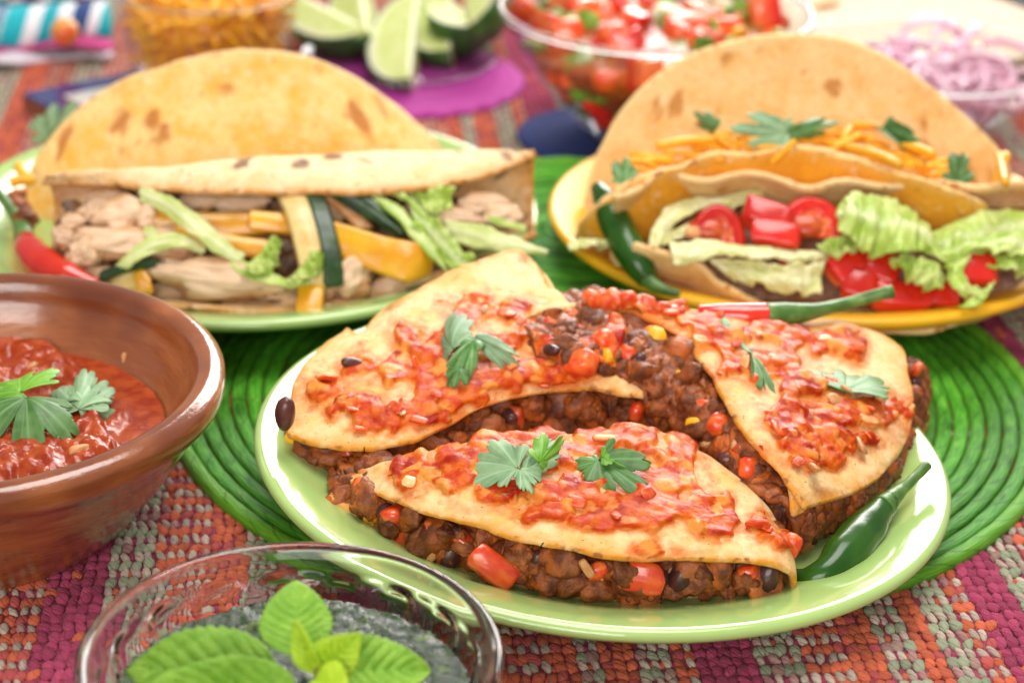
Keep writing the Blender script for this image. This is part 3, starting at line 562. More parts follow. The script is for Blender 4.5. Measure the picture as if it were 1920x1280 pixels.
# --- C: right wedge
qc = thing('quesadilla', 'right quesadilla wedge with a long open cut edge and a small torn strip', 'quesadilla', Pt(1500, 800, .012), 'quesadillas on the front plate')
cutC = [(1135, 583, .0545), (1175, 584, .0560), (1212, 600, .0560), (1269, 630, .0550), (1302, 663, .0540), (1340, 716, .0520), (1370, 768, .0500), (1411, 832, .0460), (1460, 890, .0410), (1492, 935, .0365), (1508, 952, .0340)]
rC = [cutC,
      [(1190, 576, .0560), (1250, 590, .0570), (1300, 612, .0565), (1345, 645, .0555), (1380, 690, .0535), (1412, 742, .0515), (1440, 795, .0485), (1470, 845, .0445), (1498, 890, .0400), (1512, 925, .0360), (1521, 946, .0330)],
      [(1270, 580, .0545), (1340, 598, .0555), (1400, 622, .0550), (1450, 660, .0535), (1490, 710, .0510), (1520, 760, .0480), (1540, 805, .0450), (1555, 845, .0415), (1570, 880, .0375), (1580, 908, .0345), (1587, 926, .0320)],
      [(1390, 590, .0510), (1450, 604, .0515), (1510, 622, .0510), (1555, 650, .0495), (1590, 695, .0470), (1615, 745, .0440), (1628, 785, .0415), (1636, 820, .0385), (1641, 850, .0355), (1643, 878, .0330), (1644, 896, .0310)],
      [(1500, 597, .0450), (1560, 606, .0455), (1617, 622, .0450), (1660, 634, .0440), (1690, 662, .0420), (1701, 708, .0400), (1709, 752, .0370), (1705, 790, .0350), (1696, 820, .0330), (1686, 842, .0315), (1677, 857, .0300)]]
blC = [(1350, 640, 60, 34), (1390, 690, 60, 40), (1430, 625, 70, 34), (1490, 640, 80, 36), (1560, 640, 50, 30), (1460, 690, 60, 40), (1500, 730, 60, 40), (1520, 790, 90, 44), (1580, 780, 90, 44), (1640, 775, 60, 34), (1500, 830, 70, 34), (1560, 830, 80, 36), (1530, 865, 60, 20), (1600, 660, 30, 30), (1620, 830, 40, 26), (1230, 585, 80, 16), (1320, 602, 60, 18), (1460, 790, 40, 50)]
GC = top_sheet(qc, ptr(rC), blC, 37, nu=240, nv=220, nchunk=22, flip=True, samp=.5, sthick=.0030)
strip = [[Pt(*p) for p in r] for r in ([(1478, 905, .0395), (1484, 935, .036), (1484, 955, .0335), (1487, 966, .0315)], [(1492, 912, .0390), (1502, 938, .0355), (1504, 948, .0335), (1506, 957, .0315)])]
sheet('torn_strip', patch(strip, 24, 8), .002, M_TORT, qc)
lip = [[Pt(*p) for p in r] for r in ([(986, 600, .0520), (1009, 588, .0535), (1050, 585, .0545), (1100, 585, .0545), (1140, 584, .0545), (1175, 588, .0548)], [(1000, 590, .0530), (1030, 578, .0545), (1070, 575, .0555), (1110, 574, .0560), (1150, 574, .0565), (1200, 578, .0565)], [(1020, 585, .0490), (1050, 577, .0500), (1090, 573, .0500), (1130, 572, .0500), (1170, 573, .0510), (1220, 577, .0510)])]
Gl = patch(lip, 90, 26); upl = gnormals(Gl); sgl = 1 if upl[..., 2].mean() > 0 else -1
sheet('tortilla', Gl, .0022, M_TORT, qc, flip=sgl < 0)
salsa_on(Gl + upl * sgl * .0012, proj(Gl), [(1130, 572, 40, 14), (1180, 578, 50, 14), (1210, 580, 40, 14)], 41, qc, upl * sgl, .005, .3)
for x, y, s in ((1112, 565, .0050), (1150, 562, .0045), (1180, 566, .0050), (1215, 572, .0042), (1240, 580, .004), (1270, 588, .0036)): piece('tomato_chunk', TOM[int(x) % 6], Pt(x, y, .059), (s, s * .8, s * .6), qc)
botC = [(1440, 960, .0108), (1470, 1030, .0108), (1530, 1030, .0108), (1600, 985, .0108), (1680, 930, .0115), (1718, 860, .013), (1738, 760, .0165), (1700, 690, .016), (1560, 640, .014), (1300, 640, .0125), (1330, 800, .0108)]
bottom_sheet(qc, [Pt(*p) for p in botC], 5)
# filling: heap that shows between the left and right wedges
heapT = [Pt(*p) for p in [(995, 606, .0500), (1060, 598, .0520), (1130, 594, .0535), (1200, 606, .0530), (1262, 640, .0520), (1300, 680, .0500), (1340, 740, .0480), (1390, 815, .0430), (1440, 880, .0370), (1490, 945, .0310)]]
heapM = [Pt(*p) for p in [(1000, 640, .0510), (1060, 645, .0520), (1130, 650, .0520), (1190, 670, .0500), (1240, 710, .0470), (1280, 750, .0430), (1320, 810, .0380), (1370, 870, .0330), (1420, 935, .0270), (1475, 985, .0220)]]
heapB = [Pt(*p) for p in [(1010, 680, .0470), (1070, 690, .0480), (1140, 695, .0470), (1190, 720, .0440), (1230, 760, .0380), (1270, 800, .0320), (1310, 860, .0260), (1350, 920, .0200), (1420, 985, .0140), (1480, 1030, .0115)]]
fill_body(qc, [np.array(heapT) + [0, .03, -.004], np.array(heapT), np.array(heapM), np.array(heapB)], 31, .003, sg=-1)
hr = np.random.default_rng(77); HG = patch([heapT, heapM, heapB], 60, 30); hn = gnormals(HG); hn = hn * (1 if hn[..., 2].mean() > 0 else -1)
for k in range(95):
    j, i = hr.integers(1, 59), hr.integers(1, 29); p = HG[i, j] - hn[i, j] * .0006; s = hr.uniform(.0046, .0082); u = hr.random()
    if u < .60: piece('meat_crumble', LUMP[hr.integers(10)], p, s * hr.uniform(.55, 1.35, 3), qc, hr)
    elif u < .74: piece('bean', BEAN[hr.integers(4)], p, s, qc, hr)
    elif u < .84: piece('onion_piece', ONI[hr.integers(4)], p, (s * .7, s * .4, s * .25), qc, hr)
    elif u < .95: piece('tomato_chunk', TOM[hr.integers(6)], p, (s * .8, s * .6, s * .5), qc, hr)
    else: piece('cheese_piece', CHE[hr.integers(3)], p, (s * .8, s * .5, s * .3), qc, hr)
hup = gnormals(HG2 := patch([heapT, heapM, heapB], 200, 110)); hup = hup * (1 if hup[..., 2].mean() > 0 else -1)
salsa_on(HG2 + hup * .0022, proj(HG2), [(1050, 688, 70, 26), (1105, 672, 50, 36), (1150, 640, 26, 40), (1010, 660, 40, 30), (1090, 600, 50, 14)], 55, qc, hup, .0045, .35, .05)
for x, y, h, s, me, nm in ((1230, 640, .052, .0055, CHE[0], 'cheese_piece'), (1195, 655, .0525, .0065, LUMPBIG[1], 'meat_crumble'), (1130, 640, .054, .0055, TOM[1], 'tomato_chunk'), (1090, 680, .051, .006, TOM[2], 'tomato_chunk'), (1035, 655, .0535, .0055, BEAN[0], 'bean'), (1060, 620, .0535, .006, LUMPBIG[2], 'meat_crumble'),
                           (1305, 700, .048, .0062, LUMPBIG[3], 'meat_crumble'), (1345, 800, .041, .006, TOM[4], 'tomato_chunk'), (1290, 825, .034, .0042, ONI[1], 'onion_piece'), (1410, 880, .0355, .0055, PEPR[2], 'pepper_piece'), (1150, 615, .054, .005, BEAN[3], 'bean'), (1270, 615, .0545, .003, HERB[0], 'herb_piece'), (1240, 600, .0545, .003, HERB[1], 'herb_piece'), (1455, 960, .027, .0055, LUMPBIG[0], 'meat_crumble'), (1425, 935, .03, .005, BEAN[2], 'bean')):
    piece(nm, me, Pt(x, y, h), s * np.array([1, .8, .75]), qc, hr)
# outer rim of C's filling under its front edge
fc = [Pt(*p) for p in [(1500, 950, .0345), (1525, 948, .0330), (1587, 928, .0315), (1644, 898, .0305), (1680, 860, .0295), (1708, 800, .0300), (1722, 740, .0330), (1715, 690, .0350)]]
fd = [Pt(*p) for p in [(1480, 1040, .0112), (1525, 1020, .0112), (1590, 985, .0115), (1660, 940, .0120), (1710, 880, .0135), (1732, 810, .0150), (1742, 745, .0165), (1738, 690, .0180)]]
ftC, fbC = herm(np.array(fc), 200), herm(np.array(fd), 200); a, b = ftC[::15], fbC[::15]; inw = np.array([-.010, .006, 0])
fill_body(qc, [a + inw * 2, a + inw * .6 - [0, 0, .001], a * .6 + b * .4 + inw * .2, a * .2 + b * .8 + inw * .2, b + inw + [0, 0, .001]], 24, sg=-1)
cr = np.random.default_rng(9)
for k in range(70):
    i = cr.integers(2, 198); t = cr.uniform(.1, .9); p = ftC[i] * (1 - t) + fbC[i] * t + inw * .25; s = cr.uniform(.003, .006)
    if cr.random() < .75: piece('meat_crumble', LUMP[cr.integers(10)], p, s, qc, cr)
    else: piece('bean', BEAN[cr.integers(4)], p, s, qc, cr)
for x, y, rp, k in ((1560, 965, 40, 0), (1620, 950, 34, 1), (1680, 890, 34, 2), (1520, 1000, 38, 3), (1722, 730, 30, 1)):
    p = Pt(x, y, .022); piece('meat_crumble', LUMPBIG[k], p + inw * .3, rp * mpp(p) * np.array([1.3, .8, .8]), qc, cr)
piece('tomato_chunk', TOM[0], Pt(1483, 1022, .0290), (.0042, .0036, .0034), qa); piece('tomato_chunk', TOM[3], Pt(1716, 695, .036), (.0042, .003, .0022), qc)
# ------------------------------------------------------------------ leaves
def leaf_grid(kind, seed, curl=.25, fold=.15, nr=15, nt=150):
    r = np.random.default_rng(seed)
    if kind == 'cilantro':
        curl = curl + r.uniform(-.2, .35); fold = fold + r.uniform(-.2, .15)
        th = np.linspace(R(-92), R(92), nt); f = np.full(nt, .34); ax = np.full(nt, 9.0)
        for c, L, w in ((0, 1.0, 27), (-48, .92, 25), (48, .95, 25), (-84, .70, 18), (84, .66, 18)):
            c = c + r.normal(0, 4); L = L * r.uniform(.9, 1.08); d = np.abs(np.degrees(th) - c) / w
            f = np.maximum(f, L * (1 - .50 * np.clip(d, 0, 1.5) ** 2.6)); ax = np.minimum(ax, d)
        ph = np.degrees(th) / 15.0 + r.uniform() + .25 * np.sin(np.degrees(th) / 23 + seed); tooth = np.abs((ph % 1) - .5) * 2
        f = f * (1 - .16 * tooth ** 3.5)
        s = np.linspace(0, 1, nr) ** .9; rr = s[:, None] * f[None]
        x = rr * np.cos(th); y = rr * np.sin(th)
        z = -curl * rr ** 2 + .05 * np.cos(3 * th + seed)[None] * rr + fold * np.abs(np.sin(th))[None] * rr + .05 * np.sin(th * 9 + seed)[None] * s[:, None] ** 2 * .6
        v = np.exp(-(ax * 9) ** 2)[None] * (1 - .5 * s[:, None]) * .9 + .5 * np.exp(-((tooth - 1) * 5) ** 2)[None] * (s[:, None] > .35) * np.exp(-((ax[None] * 1.6 - s[:, None]) ** 2) * 3) * .6
        return np.stack([x, y, z], -1), np.clip(v, 0, 1)
    s = np.linspace(0, 1, nr * 6); t = np.linspace(-1, 1, 41)
    w = np.sin(np.pi * s ** .72) ** .75 * .5; w = w * (1 + .10 * (((s * 13) % 1) - .5) * np.sin(np.pi * s)); w[-1] = .004; w[0] = .02
    X = s[:, None] + 0 * t[None]; Y = w[:, None] * t[None]; ph = (s[:, None] * 8.5 - np.abs(t)[None] * 2.2) % 1
    ridge = np.abs(ph - .5) * 2; q = (1 - ridge ** 3) * .034 * np.sin(np.pi * s)[:, None] * (1 - np.abs(t)[None] ** 4)
    Z = -curl * (X - .3) ** 2 + fold * np.abs(t)[None] * w[:, None] * 2 * .5 + q + .03 * np.sin(X * 9 + seed) * np.abs(t)[None]
    v = np.clip(np.exp(-(t / .05) ** 2)[None] + .8 * sstep(.80, .95, ridge), 0, 1) * .75
    return np.stack([X, Y, Z], -1), v
def leaf(label, base, tip, m, seed, width=1.0, kind='cilantro', up=(0, -.45, 1), curl=.25, fold=.15, stem=None, thick=.0004, name='cilantro_leaf', cat='herb leaf', group=None, root=None, nt=150):
    G, v = leaf_grid(kind, seed, curl, fold, nt=nt); base, tip = np.asarray(base), np.asarray(tip); L = np.linalg.norm(tip - base); A = frame(tip - base, nrm(up))
    Q = base + (G * [1, width, 1]) @ A.T * L
    V, F, at = shell(Q, thick, {'vein': v}, flip=gnormals(Q).mean((0, 1)) @ A[:, 2] < 0)
    if root is None and stem is None:
        return tag(obj(name, V, F, m, None, at), label, cat, group)
    rt = root or thing(name, label, cat, base, group)
    obj('leaf_blade', V, F, m, rt, at)
    if stem is not None: obj('leaf_stem', *sweep([base + A[:, 0] * L * .04, *stem], [.0007, .0006, .0007], 14, 7), M_STEM, rt)
    return rt
GL = 'cilantro leaves scattered over the food'
def two(label, parts, cat='herb leaf'):                              # a sprig of several blades on one stalk
    rt = thing('cilantro_leaf', label, cat, parts[0][0], GL)
    for b, t, m, s, w, up in parts: leaf(None, b, t, m, s, w, up=up, root=rt)
    return rt
# on the front wedge
rt = two('pale cilantro sprig, one leaf flat and one upright, at the centre of the front wedge', [
    (Pt(972, 878, .0495), Pt(862, 848, .0475), M_CILPALE, 1, .62, (0, -.7, 1)), (Pt(975, 880, .0495), Pt(1000, 921, .0475), M_CILPALE, 2, .42, (.2, -.8, .8)),
    (Pt(985, 885, .0490), Pt(1040, 786, .0620), M_CILPALE, 4, .34, (-.6, -1, .2)), (Pt(1010, 868, .0520), Pt(1072, 806, .0585), M_CILBRIGHT, 6, .40, (.3, -1, .4))])
rt = two('broad green cilantro leaf lying on salsa right of the middle of the front wedge', [
    (Pt(1122, 862, .0490), Pt(1222, 918, .0465), M_CILANTRO, 8, .60, (-.1, -.8, 1)), (Pt(1128, 858, .0505), Pt(1230, 866, .0500), M_CILBRIGHT, 12, .30, (-.2, -.5, 1)), (Pt(1122, 866, .0485), Pt(1072, 872, .0475), M_CILANTRO, 9, .6, (.1, -.7, 1))])
# left wedge
two('pale folded cilantro leaf tipped up near the rear flap of the left wedge', [(Pt(850, 655, .0540), Pt(800, 570, .0610), M_CILPALE, 14, .42, (-.5, -1, .5))])
two('bent cilantro sprig with a dark hanging leaf in the middle of the left wedge', [
    (Pt(888, 640, .0570), Pt(835, 712, .0510), M_CILANTRO, 15, .30, (-.4, -1, .6)), (Pt(890, 632, .0575), Pt(985, 684, .0535), M_CILPALE, 16, .30, (.4, -1, .9)), (Pt(862, 690, .0525), Pt(850, 716, .0495), M_CILANTRO, 17, .9, (-.3, -1, .5))])
# right wedge
leaf('narrow cilantro leaf seen edge-on on the right wedge beside its cut edge', Pt(1400, 655, .0580), Pt(1470, 738, .0545), M_CILANTRO, 18, .24, up=(.9, -.8, .6), group=GL)
leaf('flat dark cilantro leaf lying on salsa at the right side of the right wedge', Pt(1585, 735, .0500), Pt(1592, 672, .0520), M_CILANTRO, 19, .85, up=(0, -.55, 1), group=GL)
leaf('small pale curled cilantro leaf at the top of the right wedge by the red chilli', Pt(1365, 618, .0585), Pt(1372, 582, .0640), M_CILPALE, 20, .4, up=(.5, -1, .4), curl=.9, group=GL)
# ------------------------------------------------------------------ chillies
def chilli(label, body, rad, m, stem, srad, cap=None, flat=1):
    rt = thing('chilli_pepper', label, 'chilli pepper', body[0] - [0, 0, rad[0]], 'whole chilli peppers')
    V, F = sweep(body, rad, 44, 24); V = V + .0006 * np.stack([vnoise(V, 90, 3), vnoise(V, 90, 4), vnoise(V, 90, 5)], -1); obj('pod', V, F, m, rt)
    V, F = sweep(stem, srad, 26, 12); V = V + .0002 * np.stack([vnoise(V, 300, 3), vnoise(V, 300, 4), vnoise(V, 300, 5)], -1); obj('stalk', V, F, M_STEM, rt); return rt
chilli('glossy dark green chilli lying on the right rim of the front plate', [Pt(1482, 1072, .0155), Pt(1510, 1082, .017), Pt(1550, 1070, .0195), Pt(1590, 1035, .0215), Pt(1625, 990, .0235), Pt(1650, 955, .0265), Pt(1668, 938, .028)],
       [.0012, .0036, .0055, .0072, .0078, .0068, .0052, .0042], M_CHILIG, [Pt(1655, 950, .0275), Pt(1672, 934, .0285), Pt(1705, 905, .031), Pt(1738, 872, .034)], [.0044, .0036, .0022, .0018, .0021])
chilli('red chilli with a long pale green stalk lying behind the right wedge', [Pt(1310, 588, .0540), Pt(1350, 590, .0548), Pt(1400, 592, .0552), Pt(1438, 592, .0555)], [.0034, .0048, .0054, .0054], M_CHILIR,
       [Pt(1434, 592, .0555), Pt(1455, 590, .0556), Pt(1510, 586, .0562), Pt(1590, 568, .0555), Pt(1676, 545, .0630)], [.0055, .0048, .0030, .0026, .0027])
chilli('green chilli leaning on the left edge of the yellow plate', [P(1122, 352, .060), P(1140, 385, .056), P(1160, 430, .049), P(1185, 475, .042), P(1205, 508, .0365), P(1215, 525, .034)], [.0035, .0062, .0074, .0078, .0066, .0046], M_CHILIG,
       [P(1208, 515, .0355), P(1225, 533, .033), P(1250, 544, .032), P(1274, 550, .0315)], [.0044, .0032, .0022, .0018])
chilli('red chilli with a dark green stalk on the left end of the back green plate', [P(45, 445, .034), P(60, 475, .034), P(90, 502, .033), P(130, 520, .032), P(185, 535, .030)], [.0042, .0072, .0078, .0066, .003], M_CHILIR,
       [P(48, 452, .034), P(40, 425, .036), P(22, 395, .039), P(-4, 360, .043)], [.0054, .0038, .0026, .0024])
# ------------------------------------------------------------------ chicken tacos on the left plate
def sheetrows(name, rows, nu, nv, thick, m, parent, amp=.001, sc=40, seed=1, ruf=None, **k):
    G = patch(rows, nu, nv); n = gnormals(G); G = G + n * (amp * fbm(G, sc, seed, 3))[..., None]
    if ruf is not None: G = G + n * ruf(G)[..., None]
    return sheet(name, G, thick, m, parent, **k)
E0, E1 = P(480, 582, .022), P(480, 360, .064); EU = nrm(E1 - E0); EN = nrm(np.cross(EU, [1, .09, 0])); EN = EN if EN @ FW > 0 else -EN
def OE(px, py, off=0.0): return PP(px, py, E0 + EN * off, EN)
te = thing('chicken_taco', 'folded corn taco with chicken, yellow pepper and courgette strips on the back left plate', 'taco', P(500, 560, .016), 'tacos on the back plates')
r0 = [(88, 470, .034), (118, 520, .026), (200, 553, .022), (300, 573, .0215), (405, 583, .0215), (500, 585, .0215), (600, 578, .0215), (691, 567, .022), (769, 546, .0225), (830, 517, .0245), (930, 478, .027), (1004, 440, .032)]
r5 = [(82, 343, .064), (130, 344, .064), (196, 347, .064), (300, 353, .0635), (405, 361, .0625), (500, 363, .062), (580, 361, .062), (691, 363, .062), (760, 358, .0625), (821, 348, .063), (925, 325, .064), (1003, 292, .066)]
A0 = np.array([P(*p) for p in r0]); A5 = np.array([P(*p) for p in r5])
r4 = np.array([P(*p) for p in [(92, 334, .067), (130, 330, .0672), (196, 326, .068), (300, 315, .068), (405, 307, .068), (500, 301, .068), (580, 295, .068), (691, 289, .068), (760, 287, .068), (821, 285, .068), (925, 282, .0675), (998, 285, .067)]])
r3 = r4 + [0, .010, -.014]; r2 = r4 * [1, 1, 0] + [0, .008, 0] + np.stack([0 * r4[:, 0], 0 * r4[:, 0], .036 + .008 * np.abs(np.linspace(-1, 1, 12)) ** 3], -1)
r1 = r4 * [1, 1, 0] * .62 + A0 * [1, 1, 0] * .38 + np.stack([0 * r4[:, 0], 0 * r4[:, 0], .0185 + .012 * np.abs(np.linspace(-1, 1, 12)) ** 4], -1)
GE = patch([A0, r1, r2, r3, r4, r4 * .5 + A5 * .5 + [0, 0, .0012], A5], 220, 110)
# upper flap is the toasted outer side of the same tortilla: bring its front edge a little wavy
nE = gnormals(GE); GE = GE + nE * (.0010 * fbm(GE, 38, 5, 3))[..., None]
sheet('tortilla', GE, .0026, M_CHAR, te, edge=.004)
inner = np.array([P(*p) for p in [(150, 500, .03)]])
def lumpy(seed, sub=4, fib=.16):
    V = ICO4.copy(); d, _ = worley(V, 1.3, seed); n = .70 + .42 * (1 - d) + .20 * fbm(V, 1.6, seed, 3) + fib * (vnoise(V * [.5, 3.0, 3.0], 2.6, seed) ) ; return mesh('chicken_piece', V * n[:, None] * UN, ICO4F, M_CHICKEN)
CHK = [lumpy(100 + s) for s in range(6)]
def inE(name, me, px, py, rx, ry, ang, off, root=te, depth=.8):
    p = OE(px, py, off); k = mpp(p); x = RT * math.cos(R(ang)) - EU * math.sin(R(ang)); y = RT * math.sin(R(ang)) + EU * math.cos(R(ang)); A = np.stack([x, y, np.cross(x, y)], 1)
    return put(name, me, mat4(p, A @ np.diag(np.array([rx * k, ry * k, min(rx, ry) * k * depth]) / UN)), root)
for px, py, rx, ry, an, off, v in ((410, 522, 128, 42, 9, .004, 0), (470, 530, 60, 30, 14, .006, 3), (655, 518, 46, 42, -20, .006, 1), (600, 540, 40, 26, 0, .010, 2), (210, 455, 78, 36, 4, .008, 3), (320, 455, 60, 34, 8, .010, 4), (158, 478, 30, 34, 60, .007, 5), (120, 445, 26, 22, 30, .008, 1), (135, 418, 24, 20, 0, .010, 2),
                                  (230, 400, 60, 36, -10, .012, 0), (205, 380, 50, 26, 0, .016, 4), (275, 405, 24, 34, 10, .010, 1), (170, 395, 30, 22, -40, .014, 3), (370, 378, 40, 20, 5, .018, 2), (455, 380, 60, 20, 0, .018, 5), (610, 400, 36, 30, 20, .018, 0), (850, 415, 60, 30, 12, .014, 1), (900, 385, 50, 26, 0, .018, 2), (940, 405, 40, 28, 10, .014, 3), (800, 400, 46, 26, 0, .018, 4), (180, 515, 60, 22, 8, .012, 2), (330, 545, 50, 18, 0, .016, 4), (720, 540, 40, 20, -14, .018, 0)):
    inE('chicken_piece', CHK[v], px, py, rx, ry, an, off)
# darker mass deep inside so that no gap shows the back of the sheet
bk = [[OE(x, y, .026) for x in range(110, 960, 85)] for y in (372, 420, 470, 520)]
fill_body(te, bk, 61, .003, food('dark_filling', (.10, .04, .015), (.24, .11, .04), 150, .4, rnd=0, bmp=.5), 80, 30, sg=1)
def stripE(name, top, bot, thick, m, root=te, ruf=None, nu=50, nv=12, attrs=None, amp=.0004, bulge=.0):
    a = np.array([OE(*p) for p in top]); b = np.array([OE(*p) for p in bot]); mid = (a + b) / 2 - EN * bulge
    G = patch([a, mid, b], nu, nv); n = gnormals(G); G = G + n * (amp * fbm(G, 60, len(name), 3))[..., None]
    if ruf is not None: G = G + n * ruf(nu, nv)[..., None]
    return sheet(name, G, thick, m, root, attrs)
def ruffle(k, amp, one=True, ph=0.0):
    def f(nu, nv):
        u = np.linspace(0, 1, nu)[None]; v = np.linspace(0, 1, nv)[:, None]; e = .25 + .9 * (v ** 1.5 if one else (2 * np.abs(v - .5)) ** 1.5)
        q = np.stack([u * k * 1.25 + ph * .13 + 0 * v, v * 1.6 + k + 0 * u, 0 * u + 0 * v + amp * 900], -1)
        return amp * e * 1.7 * (vnoise(q, 1.0, 3) + .55 * vnoise(q, 2.1, 4) + .3 * vnoise(q, 4.3, 5))
    return f
stripE('pepper_strip', [(280, 388, .010), (340, 398, .010), (430, 402, .011), (530, 400, .012)], [(272, 420, .010), (340, 434, .010), (430, 440, .011), (530, 432, .012)], .0024, M_PEPYEL, bulge=.001)
stripE('pepper_strip', [(335, 415, .006), (380, 428, .006), (440, 445, .008), (500, 452, .010)], [(330, 430, .006), (380, 458, .006), (440, 475, .008), (500, 480, .010)], .0024, M_PEPYEL, bulge=.001)
stripE('pepper_strip', [(470, 398, .008), (520, 402, .008), (570, 405, .010)], [(470, 428, .008), (520, 434, .008), (570, 438, .010)], .0024, M_PEPYEL, bulge=.001)
stripE('pepper_strip', [(600, 412, .003), (660, 428, .001), (720, 446, -.002), (780, 458, -.003), (812, 468, .003)], [(612, 470, .004), (665, 490, .001), (715, 510, -.002), (765, 525, -.004), (805, 512, .004)], .0026, M_PEPYEL, bulge=.001)
stripE('pepper_strip', [(560, 520, .003), (562, 545, -.001), (558, 570, -.003), (556, 588, -.004)], [(600, 520, .003), (604, 545, -.001), (602, 570, -.003), (598, 588, -.004)], .0024, M_PEPYEL, bulge=.001)
stripE('pepper_strip', [(240, 500, .008), (262, 500, .006), (280, 520, .006)], [(236, 545, .008), (260, 548, .006), (285, 548, .006)], .0024, M_PEPYEL, bulge=.001)
stripE('courgette_strip', [(522, 362, .010), (542, 405, .003), (556, 455, .000), (566, 500, -.001), (568, 533, .000)], [(574, 362, .010), (590, 405, .003), (602, 455, .000), (611, 500, -.001), (612, 535, .000)], .004, M_ZUC, bulge=.001)
stripE('courgette_skin', [(573, 362, .008), (589, 405, .0010), (601, 455, -.0018), (610, 500, -.0028), (611, 534, -.0018)], [(600, 362, .009), (618, 405, .002), (631, 455, -.001), (639, 500, -.0018), (639, 533, -.001)], .003, M_ZUCSKIN)
stripE('courgette_skin', [(620, 365, .010), (670, 395, .008), (720, 425, .007), (752, 440, .008)], [(640, 358, .010), (690, 362, .008), (735, 405, .007), (757, 436, .008)], .003, M_ZUCSKIN, bulge=.002)
stripE('courgette_skin', [(190, 512, .004), (240, 496, .004), (292, 488, .006)], [(190, 524, .004), (240, 506, .004), (292, 498, .006)], .003, M_ZUCSKIN)
stripE('courgette_strip', [(600, 366, .012), (640, 395, .011), (672, 430, .010)], [(616, 362, .012), (660, 392, .011), (695, 425, .010)], .003, M_MEAT if False else M_ONION)
stripE('courgette_strip', [(212, 520, .008), (236, 508, .006), (262, 505, .007)], [(214, 545, .008), (240, 540, .006), (275, 540, .007)], .003, M_ZUC)
lv = lambda nu, nv: {'vein': np.exp(-((np.linspace(0, 1, nv)[:, None] - .5) / .12) ** 2) * np.ones((1, nu)) * .6}
stripE('lettuce_strip', [(262, 352, .006), (320, 372, .002), (375, 410, -.001), (420, 445, -.002), (460, 478, -.002)], [(262, 372, .006), (315, 402, .002), (355, 436, -.001), (398, 470, -.002), (440, 498, -.002)], .001, M_LETMID, ruf=ruffle(2, .0012), attrs=lv(50, 12))
stripE('lettuce_strip', [(214, 500, .003), (250, 465, .000), (300, 443, -.001), (345, 443, .000), (385, 462, .004)], [(238, 505, .003), (268, 485, .000), (305, 465, -.001), (345, 462, .000), (380, 478, .004)], .001, M_LETMID, ruf=ruffle(3, .001), attrs=lv(50, 12))
stripE('lettuce_strip', [(272, 425, .004), (285, 428, .003), (300, 440, .003)], [(270, 440, .004), (284, 444, .003), (298, 446, .003)], .001, M_LETMID)
for cx, cy, s in ((484, 482, 1.0), (565, 503, .95)):                  # frilly lettuce edges
    f = lambda nu, nv, s=s: ruffle(5, .0035 * s, True, cx)(nu, nv) + ruffle(11, .0012 * s, True, 2)(nu, nv)
    stripE('lettuce_frill', [(cx - 45 * s, cy + 28 * s, .000), (cx - 15 * s, cy + 10 * s, -.003), (cx + 12 * s, cy - 14 * s, -.004), (cx + 24 * s, cy - 40 * s, -.003)], [(cx - 18 * s, cy + 34 * s, -.003), (cx + 12 * s, cy + 34 * s, -.006), (cx + 34 * s, cy + 8 * s, -.006), (cx + 42 * s, cy - 30 * s, -.005)], .0008, M_LETTUCE, ruf=f, nu=110, nv=20)
stripE('lettuce_strip', [(440, 478, -.002), (490, 505, -.003), (540, 522, -.003), (580, 520, -.002)], [(430, 500, -.002), (480, 528, -.003), (540, 540, -.003), (580, 534, -.002)], .001, M_LETTUCE, ruf=ruffle(3, .0015))
stripE('lettuce_strip', [(676, 362, .008), (735, 400, .002), (785, 455, -.003), (846, 520, -.004)], [(705, 362, .008), (760, 398, .002), (805, 452, -.003), (842, 512, -.004)], .0016, M_LETTUCE, attrs=lv(50, 12))
stripE('lettuce_leaf', [(735, 362, .006), (770, 372, .000), (820, 415, -.003), (870, 470, -.003), (890, 490, -.002)], [(760, 370, .006), (780, 420, .000), (815, 470, -.004), (850, 505, -.004), (870, 510, -.003)], .0009, M_LETTUCE, ruf=ruffle(4, .0035, False), nu=90, nv=24, attrs=lv(90, 24))
stripE('lettuce_strip', [(835, 415, .004), (890, 418, -.002), (950, 440, -.006), (1028, 470, -.010)], [(840, 450, .004), (890, 462, -.002), (950, 474, -.006), (1024, 476, -.010)], .0010, M_LETMID, ruf=ruffle(2, .001), attrs=lv(50, 12))
stripE('lettuce_leaf', [(755, 360, .012), (800, 362, .008), (850, 355, .010)], [(770, 392, .010), (815, 398, .006), (840, 388, .010)], .0009, M_LETTUCE, ruf=ruffle(4, .003, False), nu=70, nv=20)
stripE('lettuce_strip', [(915, 405, .006), (950, 415, .004), (985, 425, .004)], [(920, 415, .006), (950, 424, .004), (985, 432, .004)], .001, M_LETTUCE)
# back taco: a tall folded tortilla
F0 = P(440, 395, .022); FNm = nrm([0, .075, -.036]); FNm = FNm if FNm @ FW > 0 else -FNm
def OF(px, py, off=0.0): return PP(px, py, F0 + FNm * off, FNm)
tf = thing('chicken_taco', 'tall yellow taco standing folded at the back of the left plate', 'taco', P(430, 400, .016), 'tacos on the back plates')
arch = [(38, 400), (44, 360), (66, 305), (100, 255), (150, 205), (225, 155), (310, 127), (370, 108), (440, 98), (510, 99), (590, 114), (660, 147), (730, 195), (780, 237), (822, 283), (838, 320)]
arch = herm(np.array(arch, float), 24); bot = np.stack([np.linspace(48, 832, 24), 430 + 0 * np.linspace(0, 1, 24)], -1); bot[:, 1] = np.linspace(430, 350, 24)
g0 = np.array([OF(x, y) for x, y in arch]); g1 = np.array([OF(x, y) for x, y in bot]); mid = (g0 + g1) / 2 - FNm * .004
gb = g1 + [0, .008, -.012]; bk0 = g0 + [0, .034, -.012]; bkm = (g0 + g1) / 2 + [0, .034, -.006]; gb2 = g1 + [0, .022, -.012]
